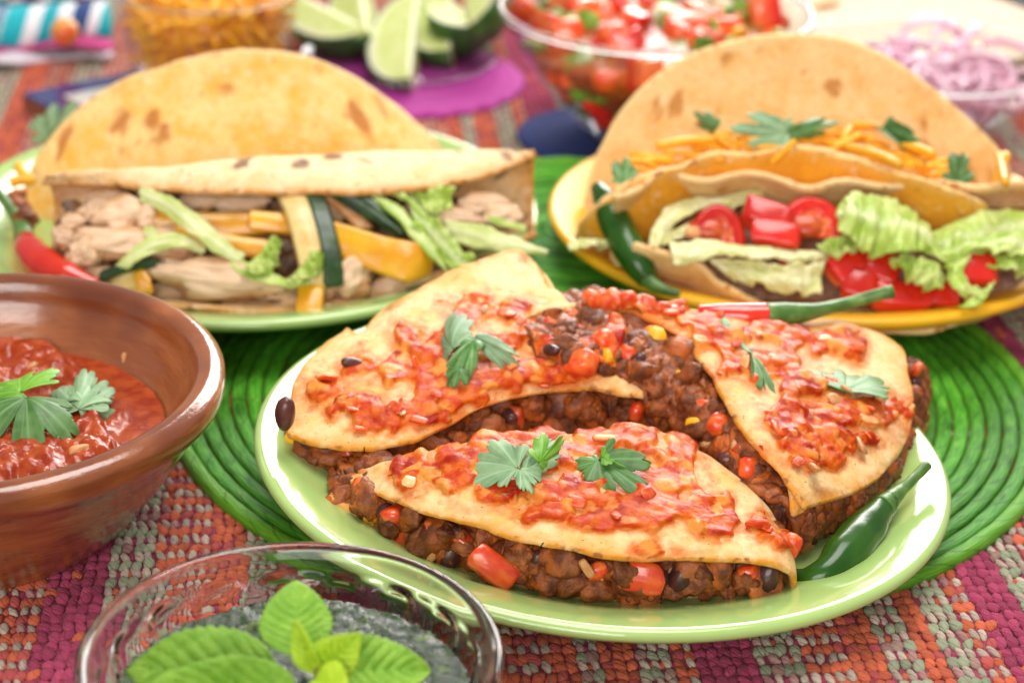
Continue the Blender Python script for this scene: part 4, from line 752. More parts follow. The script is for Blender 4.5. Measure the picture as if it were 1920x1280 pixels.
sheetrows('tortilla', [g0, g0 * .75 + g1 * .25 - FNm * .002, mid, g1, gb, gb2, bkm, bk0], 170, 120, .0026, M_TACO, tf, .0011, 34, 3, edge=.0022, rag=.0004)
for x, y, s in ((30, 372, .0055), (36, 392, .006), (48, 412, .006)): piece('meat_crumble', LUMPBIG[x % 4], P(x, y, .038), s, tf)
rt = thing('cheese_shred', 'two orange cheese shreds crossing at the left end of the back green plate', 'cheese', P(38, 335, .03))
obj('shred', *sweep([P(36, 312, .045), P(42, 325, .044), P(60, 340, .043)], [.0028, .0028, .0024], 12, 6), M_CHEDDAR, rt); obj('shred', *sweep([P(18, 344, .043), P(38, 338, .044), P(56, 342, .042)], [.0026, .0026, .0022], 12, 6), M_CHEDDAR, rt)
two('cilantro leaf behind the tall taco, above the left edge of the plate', [(P(96, 250, .045), P(55, 235, .05), M_CILPALE, 22, .8, (-.2, -1, .5)), (P(100, 252, .045), P(140, 190, .062), M_CILPALE, 23, .6, (.3, -1, .5))])
# ------------------------------------------------------------------ lettuce and tomato tacos on the yellow plate
G0, G1 = P(1566, 617, .022), P(1545, 346, .070); GU = nrm(G1 - G0); GN = nrm(np.cross(GU, [1, .0, 0])); GN = GN if GN @ FW > 0 else -GN
def OG(px, py, off=0.0): return PP(px, py, G0 + GN * off, GN)
tg = thing('vegetable_taco', 'corn taco filled with lettuce and tomato lying open at the front of the yellow plate', 'taco', P(1560, 590, .016), 'tacos on the back plates')
r0 = [(1192, 455, .050), (1226, 466, .0480), (1311, 491, .0420), (1348, 526, .0350), (1418, 566, .0275), (1489, 594, .0230), (1566, 616, .0210), (1672, 620, .0210), (1779, 609, .0220), (1858, 582, .0250), (1920, 530, .0300), (1965, 465, .040)]
r5 = [(1156, 368, .068), (1208, 342, .070), (1264, 328, .071), (1348, 334, .070), (1442, 330, .071), (1536, 347, .070), (1629, 341, .070), (1723, 344, .070), (1817, 346, .070), (1880, 346, .070), (1940, 345, .070), (1985, 350, .068)]
A0 = np.array([P(*p) for p in r0]); A5 = np.array([P(*p) for p in r5])
q4 = A5 + [0, .012, -.013]; q3 = A5 + [0, .020, -.030]; q2 = A5 * [1, 1, 0] + [0, .012, .0225]; q1 = A0 * [1, 1, 0] * .6 + A5 * [1, 1, 0] * .4 + [0, .004, .0165]
q1[:3, 2] += [.020, .016, .008]; q2[:2, 2] += [.012, .006]; q1[-2:, 2] += [.006, .014]
wv = lambda G: (.0015 * np.sin(np.linspace(0, 34, G.shape[1]))[None] * np.linspace(0, 1, G.shape[0])[:, None] ** 6)
sheetrows('tortilla', [A0, A0 * .55 + q1 * .45 + [0, 0, -.002], q1, q2, q3, q4, A5], 220, 110, .0030, M_TACO2, tg, .0012, 40, 8, ruf=wv, edge=.003)
def stripG(name, top, bot, thick, m, root=tg, ruf=None, nu=60, nv=16, attrs=None, amp=.0005, bulge=0.0):
    a = np.array([OG(*p) for p in top]); b = np.array([OG(*p) for p in bot]); G = patch([a, (a + b) / 2 - GN * bulge, b], nu, nv); n = gnormals(G); G = G + n * (amp * fbm(G, 60, len(name) + int(top[0][0]), 3))[..., None]
    if ruf is not None: G = G + n * ruf(nu, nv)[..., None]
    return sheet(name, G, thick, m, root, attrs)
def inG(name, me, px, py, rx, ry, ang, off, depth=.8, root=tg):
    p = OG(px, py, off); k = mpp(p); x = RT * math.cos(R(ang)) - GU * math.sin(R(ang)); y = RT * math.sin(R(ang)) + GU * math.cos(R(ang)); A = np.stack([x, y, np.cross(x, y)], 1)
    return put(name, me, mat4(p, A @ np.diag(np.array([rx * k, ry * k, min(rx, ry) * k * depth]) / UN)), root)
bk = [[OG(x, y, .022) for x in range(1230, 1960, 80)] for y in (395, 440, 500, 560)]
fill_body(tg, bk, 63, .003, food('refried_beans', (.20, .085, .05), (.32, .15, .09), 150, .45, rnd=0, bmp=.5), 80, 30, sg=1)
TSK = [chunk_mesh('tomato_chunk', M_TOMSKIN, 80 + s, .38) for s in range(4)]
for px, py, rx, ry, an, off, me in ((1436, 405, 44, 30, 20, .004, TSK[0]), (1455, 440, 46, 22, 8, .000, TSK[1]), (1585, 498, 36, 28, -35, .005, TSK[2]), (1612, 538, 32, 30, 20, .006, TSK[3]), (1645, 503, 44, 32, 15, .007, TSK[1]), (1690, 556, 54, 28, 4, .006, TSK[0]), (1765, 552, 38, 24, 10, .007, TSK[2]), (1830, 508, 40, 28, 4, .002, TSK[3]), (1905, 470, 30, 20, 0, .006, TSK[1]), (1490, 485, 30, 14, 0, .006, TSK[2])):
    inG('tomato_chunk', me, px, py, rx, ry, an, off)
def twedge(c, rx, ry, off, a0, a1, root=tg):                         # tomato slice: curved skin-on wall with paler seeds inside
    t = np.linspace(R(a0), R(a1), 12); o = [OG(c[0] + rx * math.cos(x), c[1] - ry * math.sin(x), off) for x in t]; i = [OG(c[0] + rx * .74 * math.cos(x), c[1] - ry * .70 * math.sin(x), off + .001) for x in t]
    sheet('tomato_slice', patch([o, i], 40, 10), .004, M_TOMSKIN, root)
    k = [OG(c[0] + rx * .05 * math.cos(x), c[1] - ry * .05 * math.sin(x), off + .003) for x in t]; G = patch([i, k], 60, 24); n = gnormals(G); d, _ = worley(G, 260, 5); sheet('tomato_flesh', G + n * (.0016 * (.6 - d))[..., None], .003, M_TOMATO, root)
twedge((1520, 440), 58, 66, .004, -8, 178); twedge((1345, 455), 46, 66, .003, -15, 150)
inG('tomato_flesh', TOM[0], 1508, 425, 34, 26, 0, .008); inG('tomato_flesh', TOM[1], 1325, 432, 34, 22, 10, .006); inG('onion_piece', ONI[0], 1300, 436, 16, 12, 10, .004)
stripG('lettuce_strip', [(1215, 455, .006), (1240, 400, .010), (1290, 375, .014), (1350, 366, .016), (1430, 362, .018)], [(1235, 465, .006), (1270, 420, .009), (1310, 398, .012), (1370, 392, .014), (1430, 378, .018)], .001, M_LETPALE, ruf=ruffle(4, .0025), nu=90, attrs=lv(90, 16))
stripG('lettuce_strip', [(1240, 440, .008), (1290, 420, .008), (1330, 402, .010)], [(1240, 460, .008), (1295, 442, .008), (1338, 418, .010)], .001, M_LETPALE, ruf=ruffle(3, .002))
stripG('lettuce_strip', [(1255, 452, -.004), (1330, 455, -.004), (1410, 462, -.003), (1490, 470, .000), (1560, 468, .004)], [(1265, 496, -.006), (1340, 480, -.005), (1410, 486, -.004), (1490, 492, -.001), (1555, 486, .004)], .0012, M_LETPALE, ruf=ruffle(5, .0022), nu=90, attrs=lv(90, 16))
stripG('lettuce_strip', [(1330, 488, .000), (1400, 490, -.001), (1480, 500, .000), (1540, 500, .004)], [(1370, 520, .000), (1420, 530, -.002), (1490, 545, -.001), (1535, 555, .002)], .001, M_LETPALE, ruf=ruffle(4, .003, False), nu=90)
stripG('lettuce_leaf', [(1562, 400, -.002), (1600, 366, .000), (1650, 366, .002), (1700, 392, .002), (1745, 440, .000), (1765, 462, .000)], [(1570, 420, -.006), (1600, 455, -.009), (1640, 475, -.009), (1690, 470, -.007), (1740, 475, -.004), (1760, 472, -.001)], .001, M_LETTUCE, ruf=lambda nu, nv: ruffle(5, .0042)(nu, nv) + ruffle(12, .0012, False)(nu, nv), nu=130, nv=40, attrs=lv(130, 40), bulge=.006)
stripG('lettuce_frill', [(1530, 455, .000), (1560, 440, -.002), (1590, 445, -.002), (1612, 455, .000)], [(1540, 470, -.002), (1562, 472, -.005), (1590, 478, -.005), (1610, 468, -.001)], .0009, M_LETTUCE, ruf=ruffle(5, .003), nu=80)
stripG('lettuce_frill', [(1668, 482, -.003), (1710, 478, -.006), (1750, 490, -.006), (1775, 520, -.004)], [(1672, 500, -.005), (1700, 512, -.009), (1738, 530, -.009), (1765, 540, -.006)], .0009, M_LETTUCE, ruf=ruffle(6, .003), nu=100, nv=24)
stripG('lettuce_leaf', [(1770, 500, -.004), (1778, 530, -.006), (1800, 550, -.008), (1850, 545, -.008), (1868, 530, -.006)], [(1812, 490, -.003), (1802, 515, -.005), (1815, 530, -.008), (1840, 572, -.010), (1800, 572, -.010)], .0009, M_LETTUCE, ruf=ruffle(5, .0028, False), nu=90, nv=24)
stripG('lettuce_leaf', [(1745, 440, .004), (1790, 415, .008), (1850, 400, .010), (1935, 395, .010)], [(1765, 480, -.002), (1820, 470, -.003), (1880, 466, -.002), (1940, 462, .000)], .001, M_LETTUCE, ruf=ruffle(5, .003), nu=110, nv=30, attrs=lv(110, 30))
stripG('lettuce_strip', [(1760, 468, -.004), (1820, 450, -.004), (1880, 440, -.003), (1945, 430, .000)], [(1765, 484, -.006), (1825, 472, -.007), (1880, 474, -.006), (1945, 490, -.002)], .0012, M_LETTUCE, ruf=ruffle(4, .0025), nu=90, attrs=lv(90, 16))
stripG('lettuce_strip', [(1840, 485, -.002), (1890, 480, -.002), (1945, 470, .000)], [(1850, 500, -.003), (1895, 512, -.003), (1945, 520, .000)], .0012, M_LETTUCE, ruf=ruffle(3, .002))
stripG('lettuce_strip', [(1062, 452, .012), (1110, 446, .010), (1150, 444, .012)], [(1070, 470, .010), (1115, 466, .010), (1150, 462, .012)], .0012, M_LETPALE, ruf=ruffle(3, .002))
# back taco with cheese
H0 = P(1500, 345, .055); HNm = nrm([0, .08, -.027]); HNm = HNm if HNm @ FW > 0 else -HNm
Hy = .243; Hb0 = np.array([.10, Hy, .03])
def OH(px, py, off=0.0): return PP(px, py, Hb0 + HNm * off, HNm)
th_ = thing('cheese_taco', 'wide pale spotted taco holding grated cheese and cilantro at the back of the yellow plate', 'taco', np.array([.10, .225, .0165]), 'tacos on the back plates')
arch = [(1095, 400), (1104, 350), (1122, 292), (1155, 228), (1205, 168), (1268, 120), (1340, 88), (1420, 71), (1500, 67), (1575, 75), (1645, 100), (1720, 148), (1790, 205), (1848, 258), (1884, 302), (1898, 350), (1896, 400)]
arch = herm(np.array(arch, float), 26); g0 = np.array([OH(x, y) for x, y in arch]); g1 = np.array([OH(x, y) for x, y in np.stack([np.linspace(1110, 1890, 26), np.linspace(455, 455, 26)], -1)])
hf = herm(np.array([P(*p) for p in [(1085, 420, .045), (1110, 392, .055), (1160, 355, .066), (1215, 330, .0715), (1280, 309, .0745), (1330, 287, .0775), (1404, 289, .0775), (1465, 277, .079), (1532, 281, .0785), (1599, 297, .0765), (1650, 312, .075), (1700, 330, .0735), (1745, 342, .072), (1800, 360, .068), (1850, 385, .06)]]), 26)
lo_ = hf * [1, 1, 0] + [0, .010, .036]; lo2 = lo_ * .5 + g1 * .5; lo2[:, 2] = .0185
sheetrows('tortilla', [g0, g0 * .7 + g1 * .3 + HNm * .003, g0 * .3 + g1 * .7 + HNm * .002, g1, lo2, lo_, hf * .5 + lo_ * .5 + [0, -.001, 0], hf], 180, 120, .0026, M_TACO2, th_, .0010, 36, 9, edge=.0022, rag=.0004)
sheetrows('tortilla', [hf + [0, -.0016, .0002], hf * .6 + lo_ * .4 + [0, -.003, 0], lo_ + [0, -.003, 0]], 120, 30, .0014, M_ORANGE, th_, .0006, 40, 10, edge=.002)
sr = np.random.default_rng(15)
for k in range(80):
    x = sr.uniform(1190, 1800); y = 300 - 45 * (1 - ((x - 1500) / 330) ** 2) + sr.uniform(-8, 30) + (18 if x > 1650 else 0); z = .079 - .008 * abs((x - 1500) / 320) + sr.uniform(-.006, .001); p = P(x, y, z); a = sr.normal(0, .5); d = np.array([math.cos(a), sr.normal(0, .3), math.sin(a) * .5]) * sr.uniform(.006, .011)
    obj('cheese_shred', *sweep([p - d, p + [0, 0, sr.uniform(0, .002)], p + d], [sr.uniform(.0011, .0016)] * 2, 8, 5), M_CHEDDAR, th_)
for a, b in (((1230, 275), (1340, 262)), ((1580, 270), (1595, 238)), ((1590, 240), (1652, 238)), ((1585, 275), (1690, 310)), ((1872, 290), (1885, 345)), ((1690, 275), (1750, 290))):
    p, q = P(a[0], a[1], .077), P(b[0], b[1], .080); obj('cheese_shred', *sweep([p, (p + q) / 2 + [0, 0, .001], q], [.0020, .0024, .0018], 10, 6), M_CHEDDAR, th_)
obj('cheese_shred', *sweep([P(1868, 345, .066), P(1876, 318, .07), P(1886, 290, .074)], [.0024, .0026, .0024], 10, 6), M_CHEDDAR, th_)
for lab, b, t, m, s, w, up in (('dark cilantro leaf at the left of the cheese in the wide spotted taco', (1345, 240, .083), (1306, 212, .09), M_CILANTRO, 31, .5, (0, -1, .3)), ('long grey-green cilantro leaf lying over the cheese in the wide spotted taco', (1480, 250, .084), (1365, 238, .087), M_CILPALE, 32, .38, (0, -1, .6)),
                               ('cilantro leaf reaching right over the middle of the cheese', (1480, 250, .084), (1592, 222, .089), M_CILANTRO, 33, .2, (0, -1, .5)), ('narrow dark cilantro leaf right of the middle of the cheese', (1655, 240, .081), (1732, 305, .074), M_CILANTRO, 34, .22, (.3, -1, .4)),
                               ('broad dark cilantro leaf at the right end of the wide spotted taco', (1790, 345, .068), (1822, 286, .079), M_CILANTRO, 35, .6, (0, -1, .2)), ('cilantro leaf at the left end of the wide spotted taco above the green chilli', (1168, 345, .068), (1178, 288, .078), M_CILANTRO, 36, .5, (0, -1, .2))):
    leaf(lab, P(*b), P(*t), m, s, w, up=up, group=GL)
def rimring(root, c, r, z, w):                                       # thick fire-polished rim of a glass vessel
    t = np.linspace(0, -2 * np.pi, 13); obj('rim', *lathe([(r + w * math.cos(x), z + w * math.sin(x)) for x in -t], 160, c), M_GLASS, root)
# ------------------------------------------------------------------ terracotta bowl of red salsa
BC = np.array([-.2332, -.0241, 0])
M_CLAY = food('glazed_terracotta', (.26, .066, .017), (.38, .118, .036), 30, .16, .6, .35, .0008, 160, rnd=0, coat=.6, c3=(.15, .032, .010), stretch=(1, 1, 5))
prof = smoothprof([(0, .004), (.045, .004), (.052, .0), (.056, .001), (.064, .010), (.076, .026), (.0845, .0395), (.0890, .0455), (.0926, .0490), (.0944, .0530), (.0938, .0575), (.0910, .0600), (.0870, .0602), (.0845, .0590), (.0832, .0565), (.0822, .0520), (.0790, .0450), (.070, .033), (.055, .022), (.030, .016), (0, .0145)], 130)
root = thing('clay_bowl', 'glazed brown terracotta bowl of red salsa at the left', 'bowl', BC)
V, F = lathe(prof, 220, BC, lambda r, z, a: (r * (1 + .004 * np.sin(a * 2 + .5) + .0015 * np.sin(z * 900)), z)); obj('bowl', V, F, M_CLAY, root)
n = 230; g = np.stack(np.meshgrid(np.linspace(-.075, .075, n), np.linspace(-.075, .075, n)), -1); pos = np.concatenate([g + BC[:2], np.full(g.shape[:2] + (1,), .0360)], -1); rr = np.hypot(g[..., 0], g[..., 1])
px = proj(pos); f = field(px, [(0, 640, 130, 60), (60, 700, 90, 40), (120, 800, 120, 50), (40, 850, 160, 60), (160, 850, 90, 40), (-60, 760, 110, 110)], 3, .35, .02)
d1, r1 = worley(pos, 150, 5); d2, _ = worley(pos, 380, 6); h = sstep(.12, .55, f) * (.0030 + .0045 * (1 - d1) * r1 + .0014 * (1 - d2)) + .0005 * fbm(pos, 60, 8)
pos[..., 2] += smooth2(h, 1); F = gfaces(n, n); kf = rr.ravel()[F].max(1) < .0722; F = F[kf]; use = np.unique(F); mp = np.full(n * n, -1); mp[use] = np.arange(len(use))
M_SALSA2 = food('blended_salsa', (.30, .026, .005), (.44, .070, .012), 180, .12, .4, .45, .0008, 420, s=.15, srad=(1, .2, .08), coat=.2, rnd=0)
so = obj('red_salsa', pos.reshape(-1, 3)[use], mp[F], M_SALSA2); tag(so, 'chunky red tomato salsa filling the terracotta bowl', 'salsa')
for x, y, s in ((235, 672, .0022), (205, 742, .0024), (150, 850, .004), (60, 690, .004)): piece('onion_piece', ONI[x % 4], P(x, y, .0385), (s, s * .8, s * .4), so)
two('large bright cilantro leaf on the salsa at the left edge of the terracotta bowl', [(P(40, 735, .050), P(25, 668, .056), M_CILBRIGHT, 41, 1.0, (-.1, -.7, 1)), (P(40, 735, .050), P(-15, 770, .048), M_CILBRIGHT, 43, .9, (0, -.6, 1)), (P(50, 745, .050), P(45, 828, .044), M_CILANTRO, 42, .95, (.1, -.8, 1))])
two('grey-green cilantro sprig of three leaflets floating on the salsa in the terracotta bowl', [(P(148, 768, .042), P(165, 690, .046), M_CILPALE, 44, .55, (0, -.6, 1)), (P(148, 768, .042), P(95, 700, .046), M_CILPALE, 45, .65, (0, -.6, 1)), (P(148, 768, .042), P(272, 740, .040), M_CILPALE, 46, .48, (0, -.6, 1)), (P(155, 755, .043), P(205, 700, .045), M_CILPALE, 47, .45, (0, -.6, 1))])
# ------------------------------------------------------------------ front glass bowl with mint sauce
GCn = np.array([-.0967, -.1815, 0])
def flute(k, amp, z0, z1):
    return lambda r, z, a: (r * (1 + amp * np.cos(a * k) * sstep(z0 - .004, z0, z) * (1 - sstep(z1 - .002, z1, z))), z)
prof = smoothprof([(0, .006), (.030, .006), (.036, .001), (.039, .001), (.045, .008), (.053, .022), (.0575, .036), (.0602, .0455), (.0616, .0486), (.0614, .0506), (.0598, .0514), (.0580, .0506), (.0570, .0485), (.0558, .0430), (.0545, .036), (.0500, .022), (.040, .012), (.020, .0095), (0, .009)], 110)
root = thing('glass_bowl', 'small fluted glass bowl of green mint sauce in the front', 'bowl', GCn)
V, F = lathe(prof, 240, GCn, flute(18, .032, .008, .041)); obj('bowl', V, F, M_GLASS, root)
n = 200; g = np.stack(np.meshgrid(np.linspace(-.056, .056, n), np.linspace(-.056, .056, n)), -1); pos = np.concatenate([g + GCn[:2], np.full(g.shape[:2] + (1,), .0335)], -1); rr = np.hypot(g[..., 0], g[..., 1])
d1, r1 = worley(pos, 260, 15); d2, _ = worley(pos, 800, 16); pos[..., 2] += .0019 * (1 - d1) * r1 + .0006 * (1 - d2) + .0007 * fbm(pos, 120, 4)
F = gfaces(n, n); kf = rr.ravel()[F].max(1) < .0535; F = F[kf]; use = np.unique(F); mp = np.full(n * n, -1); mp[use] = np.arange(len(use))
M_GREEN = food('green_sauce', (.004, .020, .004), (.026, .062, .010), 260, .14, .6, .9, .0014, 700, rnd=0, coat=.3, c3=(.10, .16, .025))
gs = obj('mint_sauce', pos.reshape(-1, 3)[use], mp[F], M_GREEN); tag(gs, 'dark green chopped mint sauce in the fluted glass bowl', 'sauce')
V, F = lathe(smoothprof([(.0535, .0335), (.0500, .0240), (.040, .0135), (.02, .0115), (0, .011)], 24), 90, GCn); obj('sauce_body', V, F, M_GREEN, gs)
ms = thing('mint_sprig', 'sprig of bright green mint leaves standing in the glass bowl of sauce', 'herb sprig', P(590, 1290, .034))
for b, t, m, s, w, up, cu, fo in (((556, 1228, .0450), (553, 1086, .0600), M_MINT, 1, .92, (0, -1, .45), .1, .1), ((520, 1262, .0450), (226, 1246, .0430), M_MINT, 2, .50, (0, -.8, 1), .25, .2), ((555, 1285, .0470), (270, 1285, .0500), M_MINT, 3, .36, (0, -.9, .8), .2, .25),
                                  ((600, 1262, .0480), (552, 1164, .0640), M_MINTNEW, 4, .45, (-.5, -1, .3), .1, .3), ((590, 1262, .0480), (672, 1192, .0620), M_MINTNEW, 5, .75, (.2, -1, .5), .2, .3), ((600, 1262, .0470), (812, 1252, .0440), M_MINT, 6, .60, (.1, -.9, .9), .25, .2), ((590, 1270, .0490), (650, 1310, .0520), M_MINTNEW, 7, .8, (.1, -1, .8), .25, .2)):
    leaf(None, P(*b), P(*t), m, s, w, 'mint', up, cu, fo, root=ms, thick=.0006)
obj('stalk', *sweep([P(600, 1330, .034), P(597, 1280, .042), P(596, 1258, .050)], [.0014, .0013, .001], 12, 8), basic('mint_stalk', (.16, .10, .04)), ms)
# ------------------------------------------------------------------ background: glass of grated cheese on a tile
TA = P(42, 176, .011); tu = nrm((P(210, 143, .011) - TA) * [1, 1, 0]); tv = nrm(np.array([tu[1], -tu[0], 0])); S = .105
def boxm(o, u, v, w, a, b, z0, z1, bev=.0008):
    c = [o + u * x + v * y for x, y in ((0, 0), (a, 0), (a, b), (0, b))]; ci = [o + u * x + v * y for x, y in ((bev, bev), (a - bev, bev), (a - bev, b - bev), (bev, b - bev))]
    V = [[*p[:2], z0] for p in c] + [[*p[:2], z1 - bev] for p in c] + [[*p[:2], z1] for p in ci]
    F = [(0, 1, 5, 4), (1, 2, 6, 5), (2, 3, 7, 6), (3, 0, 4, 7), (4, 5, 9, 8), (5, 6, 10, 9), (6, 7, 11, 10), (7, 4, 8, 11), (8, 9, 10, 11), (3, 2, 1, 0)]
    return V, F
root = thing('tile_coaster', 'square blue-bordered ceramic tile coaster under the glass of cheese', 'coaster', TA * [1, 1, 0] + (tu + tv) * S / 2)
obj('tile_body', *boxm(TA, tu, tv, 0, S, S, .001, .0105), basic('terracotta_tile', (.26, .085, .045), .8), root, smooth=False)
MB = glaze('blue_glaze', (.012, .025, .16)); bw = .017
for o, a, b in ((TA, S, bw), (TA + tv * (S - bw), S, bw), (TA + tv * bw, bw, S - 2 * bw), (TA + tv * bw + tu * (S - bw), bw, S - 2 * bw)): obj('blue_border', *boxm(o, tu, tv, 0, a, b, .0105, .0118), MB, root, smooth=False)
obj('pale_centre', *boxm(TA + (tu + tv) * bw, tu, tv, 0, S - 2 * bw, S - 2 * bw, .0105, .0116), glaze('white_glaze', (.62, .62, .60)), root, smooth=False)
KC = np.array([-.2180, .4720, .0120])
prof = smoothprof([(0, .004), (.036, .004), (.0405, .0006), (.043, .001), (.0462, .010), (.0500, .036), (.0530, .0525), (.0540, .0565), (.0532, .0578), (.0515, .0565), (.0478, .036), (.0440, .010), (.040, .007), (0, .0065)], 70)
root = thing('glass_tumbler', 'short fluted glass tumbler of grated cheese at the back left', 'glass', KC); V, F = lathe(prof, 200, KC, flute(24, .016, .004, .046)); obj('glass_wall', V, F, M_THIN, root); rimring(root, KC, .0527, .0570, .0013)
cr2 = np.random.default_rng(4); CV, CF, nn = [], [], 0
SHV, SHF = sweep([[-1, 0, 0], [0, 0, .18], [1, 0, 0]], [.17, .19, .16], 7, 5); SHF = [f for f in SHF]
for k in range(560):
    z = cr2.uniform(.010, .053); rm = np.interp(z, [.007, .036, .055], [.039, .047, .050]) - .004; a = cr2.uniform(0, 6.283); rad = rm * math.sqrt(cr2.uniform(.3, 1)); p = KC + [rad * math.cos(a), rad * math.sin(a), z + (.012 * (1 - (rad / rm) ** 2) if z > .045 else 0)]
    A = frame(cr2.normal(size=3) * [1, 1, .5], cr2.normal(size=3)); s = cr2.uniform(.007, .011); CV.append(p + (SHV * s) @ A.T); CF += [tuple(i + nn for i in f) for f in SHF]; nn += len(SHV)
ch = obj('grated_cheese', np.concatenate(CV), CF, M_CHEDDAR); tag(ch, 'heap of grated orange cheese inside the glass tumbler', 'cheese'); ch['kind'] = 'stuff'
# limes on a saucer
LC = np.array([-.106, .515, 0]); M_PURP = basic('purple_yarn', (.42, .035, .28), .8)
V, F = lathe(smoothprof([(0, .004), (.060, .004), (.070, .0045), (.0745, .0030), (.0735, .0012), (0, .001)], 40), 200, LC, lambda r, z, a: (r * (1 + .018 * np.cos(a * 26) * sstep(.05, .07, r)), z + .0006 * np.sin(r * 1500)))
tag(obj('crochet_coaster', V, F, M_PURP, base=True), 'round purple crochet coaster under the limes', 'coaster')
V, F = lathe(smoothprof([(0, .006), (.030, .006), (.045, .010), (.058, .0165), (.0605, .0165), (.0600, .0150), (.046, .0075), (.032, .0045), (0, .0045)], 60), 160, LC + [-.004, .004, 0.0005]); tag(obj('glass_saucer', V, F, M_THIN, base=True), 'shallow clear glass saucer on the purple coaster holding lime wedges', 'saucer')
M_PEEL = food('lime_peel', (.02, .075, .012), (.045, .13, .02), 120, .3, .5, .3, rnd=.15); M_LIME = food('lime_flesh', (.48, .56, .16), (.58, .63, .26), 160, .55, .25, .4, s=.4, srad=(.8, 1, .3), rnd=.1, vein=(.80, .80, .58))
def wedge(label, a, b, out, half=38, rad=.026):
    a, b = np.asarray(a), np.asarray(b); L = np.linalg.norm(b - a); x = nrm(b - a); o = np.asarray(out) - x * np.dot(out, x); o = nrm(o); s = np.cross(x, o); rt = thing('lime_wedge', label, 'lime wedge', (a + b) / 2, 'lime wedges on the saucer')
    t = np.linspace(-1, 1, 26); prof = rad * np.sqrt(np.clip(1 - np.abs(t) ** 2.3, 0, 1)); ph = np.linspace(-R(half), R(half), 16); c = (a + b) / 2
    G = c + t[:, None, None] * x * L / 2 + prof[:, None, None] * (np.cos(ph)[None, :, None] * o + np.sin(ph)[None, :, None] * s); sheet('peel', G, .0016, M_PEEL, rt)
    rows = np.concatenate([np.linspace(1, 0.0, 9), np.linspace(0, 1, 9)[1:]]); sg = np.concatenate([[-1] * 9, [1] * 8]); GF = []
    for k, q in zip(sg, rows): GF.append(c + t[:, None] * x * L / 2 * (.98) + prof[:, None] * .97 * q * (math.cos(R(half)) * o + k * math.sin(R(half)) * s))
    v = np.stack([sstep(.80, .95, q) * np.ones(26) + (q < .08) for q in rows]); sheet('flesh', np.array(GF), .0008, M_LIME, rt, {'vein': np.clip(v, 0, 1)})
wedge('lime wedge pointing down at the camera in the middle of the saucer', P(768, 150, .014), P(785, -20, .040), (-.15, .9, .0), 40, .030)
wedge('lime wedge just right of the middle one with its flesh facing left', P(842, 95, .018), P(852, -40, .040), (-.15, .9, 0), 40, .030)
wedge('right-hand lime wedge with dark green peel toward the camera', P(800, 10, .036), P(935, 20, .034), (.35, -.6, -.7), 42, .030)
wedge('left-hand lime wedge with pale flesh above dark peel', P(560, -10, .032), P(690, 55, .026), (-.3, -.5, -.9), 40, .028)
wedge('lime wedge behind the middle with only its pale flesh showing', P(880, 50, .034), P(860, -60, .046), (.1, .95, .1), 44, .030)
wedge('lime wedge at the top left of the heap with its white inner edge up', P(690, 62, .026), P(670, -60, .046), (-.2, .9, 0), 40, .028)
# ------------------------------------------------------------------ glass bowl of fresh tomato salsa on a blue mat
MC = P(1135, 255, .003) * [1, 1, 0]; V, F = lathe(smoothprof([(0, .005), (.044, .005), (.049, .0042), (.0505, .0028), (.049, .001), (0, .001)], 50), 160, MC, lambda r, z, a: (r * (1 + .012 * np.cos(a * 30) * sstep(.03, .05, r)), z + .0005 * np.sin(r * 2200) + .0002 * np.sin(a * 60)))
tag(obj('crochet_mat', V, F, basic('blue_yarn', (.025, .045, .20), .9), base=True), 'round dark blue woven mat under the glass bowl of fresh salsa', 'coaster')
PC = np.array([.0406, .422, .0055]); prof = smoothprof([(0, .003), (.026, .003), (.031, .0), (.034, .001), (.050, .014), (.068, .036), (.0815, .058), (.0870, .0680), (.0882, .0705), (.0870, .0722), (.0852, .0712), (.0790, .058), (.065, .036), (.047, .0165), (.025, .0065), (0, .006)], 100)
root = thing('glass_bowl', 'large clear glass bowl of fresh tomato salsa behind the yellow plate', 'bowl', PC); V, F = lathe(prof, 160, PC); obj('bowl', V, F, M_THIN, root); rimring(root, PC, .0870, .0712, .0017)
ps = thing('fresh_salsa', 'fresh chopped tomato, onion and herb salsa filling the large glass bowl', 'salsa', PC + [0, 0, .007])
pr_ = np.random.default_rng(8)
V, F = lathe(smoothprof([(0, .064), (.04, .062), (.070, .055), (.0745, .050), (.060, .032), (.043, .0175), (.02, .008), (0, .0075)], 50), 90, PC); d, _ = worley(V, 90, 4)
V = V + nrm([0, 0, 1]) * (.003 * (.6 - d))[:, None]; obj('salsa_body', V, F, food('salsa_mash', (.30, .03, .012), (.46, .12, .03), 90, .25, rnd=0, bmp=.6, bdist=.002, c3=(.16, .22, .03)), ps)
M_GREENON = food('green_herb', (.07, .21, .015), (.20, .36, .03), 150, .4, rnd=.3); M_WHITE = food('raw_onion', (.78, .74, .58), (.72, .74, .46), 150, .3, rnd=.1, s=.3)
HB = [chunk_mesh('herb_piece', M_GREENON, 90 + s) for s in range(3)]; WO = [chunk_mesh('onion_piece', M_WHITE, 95 + s) for s in range(3)]; YP = chunk_mesh('pepper_piece', M_PEPYEL, 99)
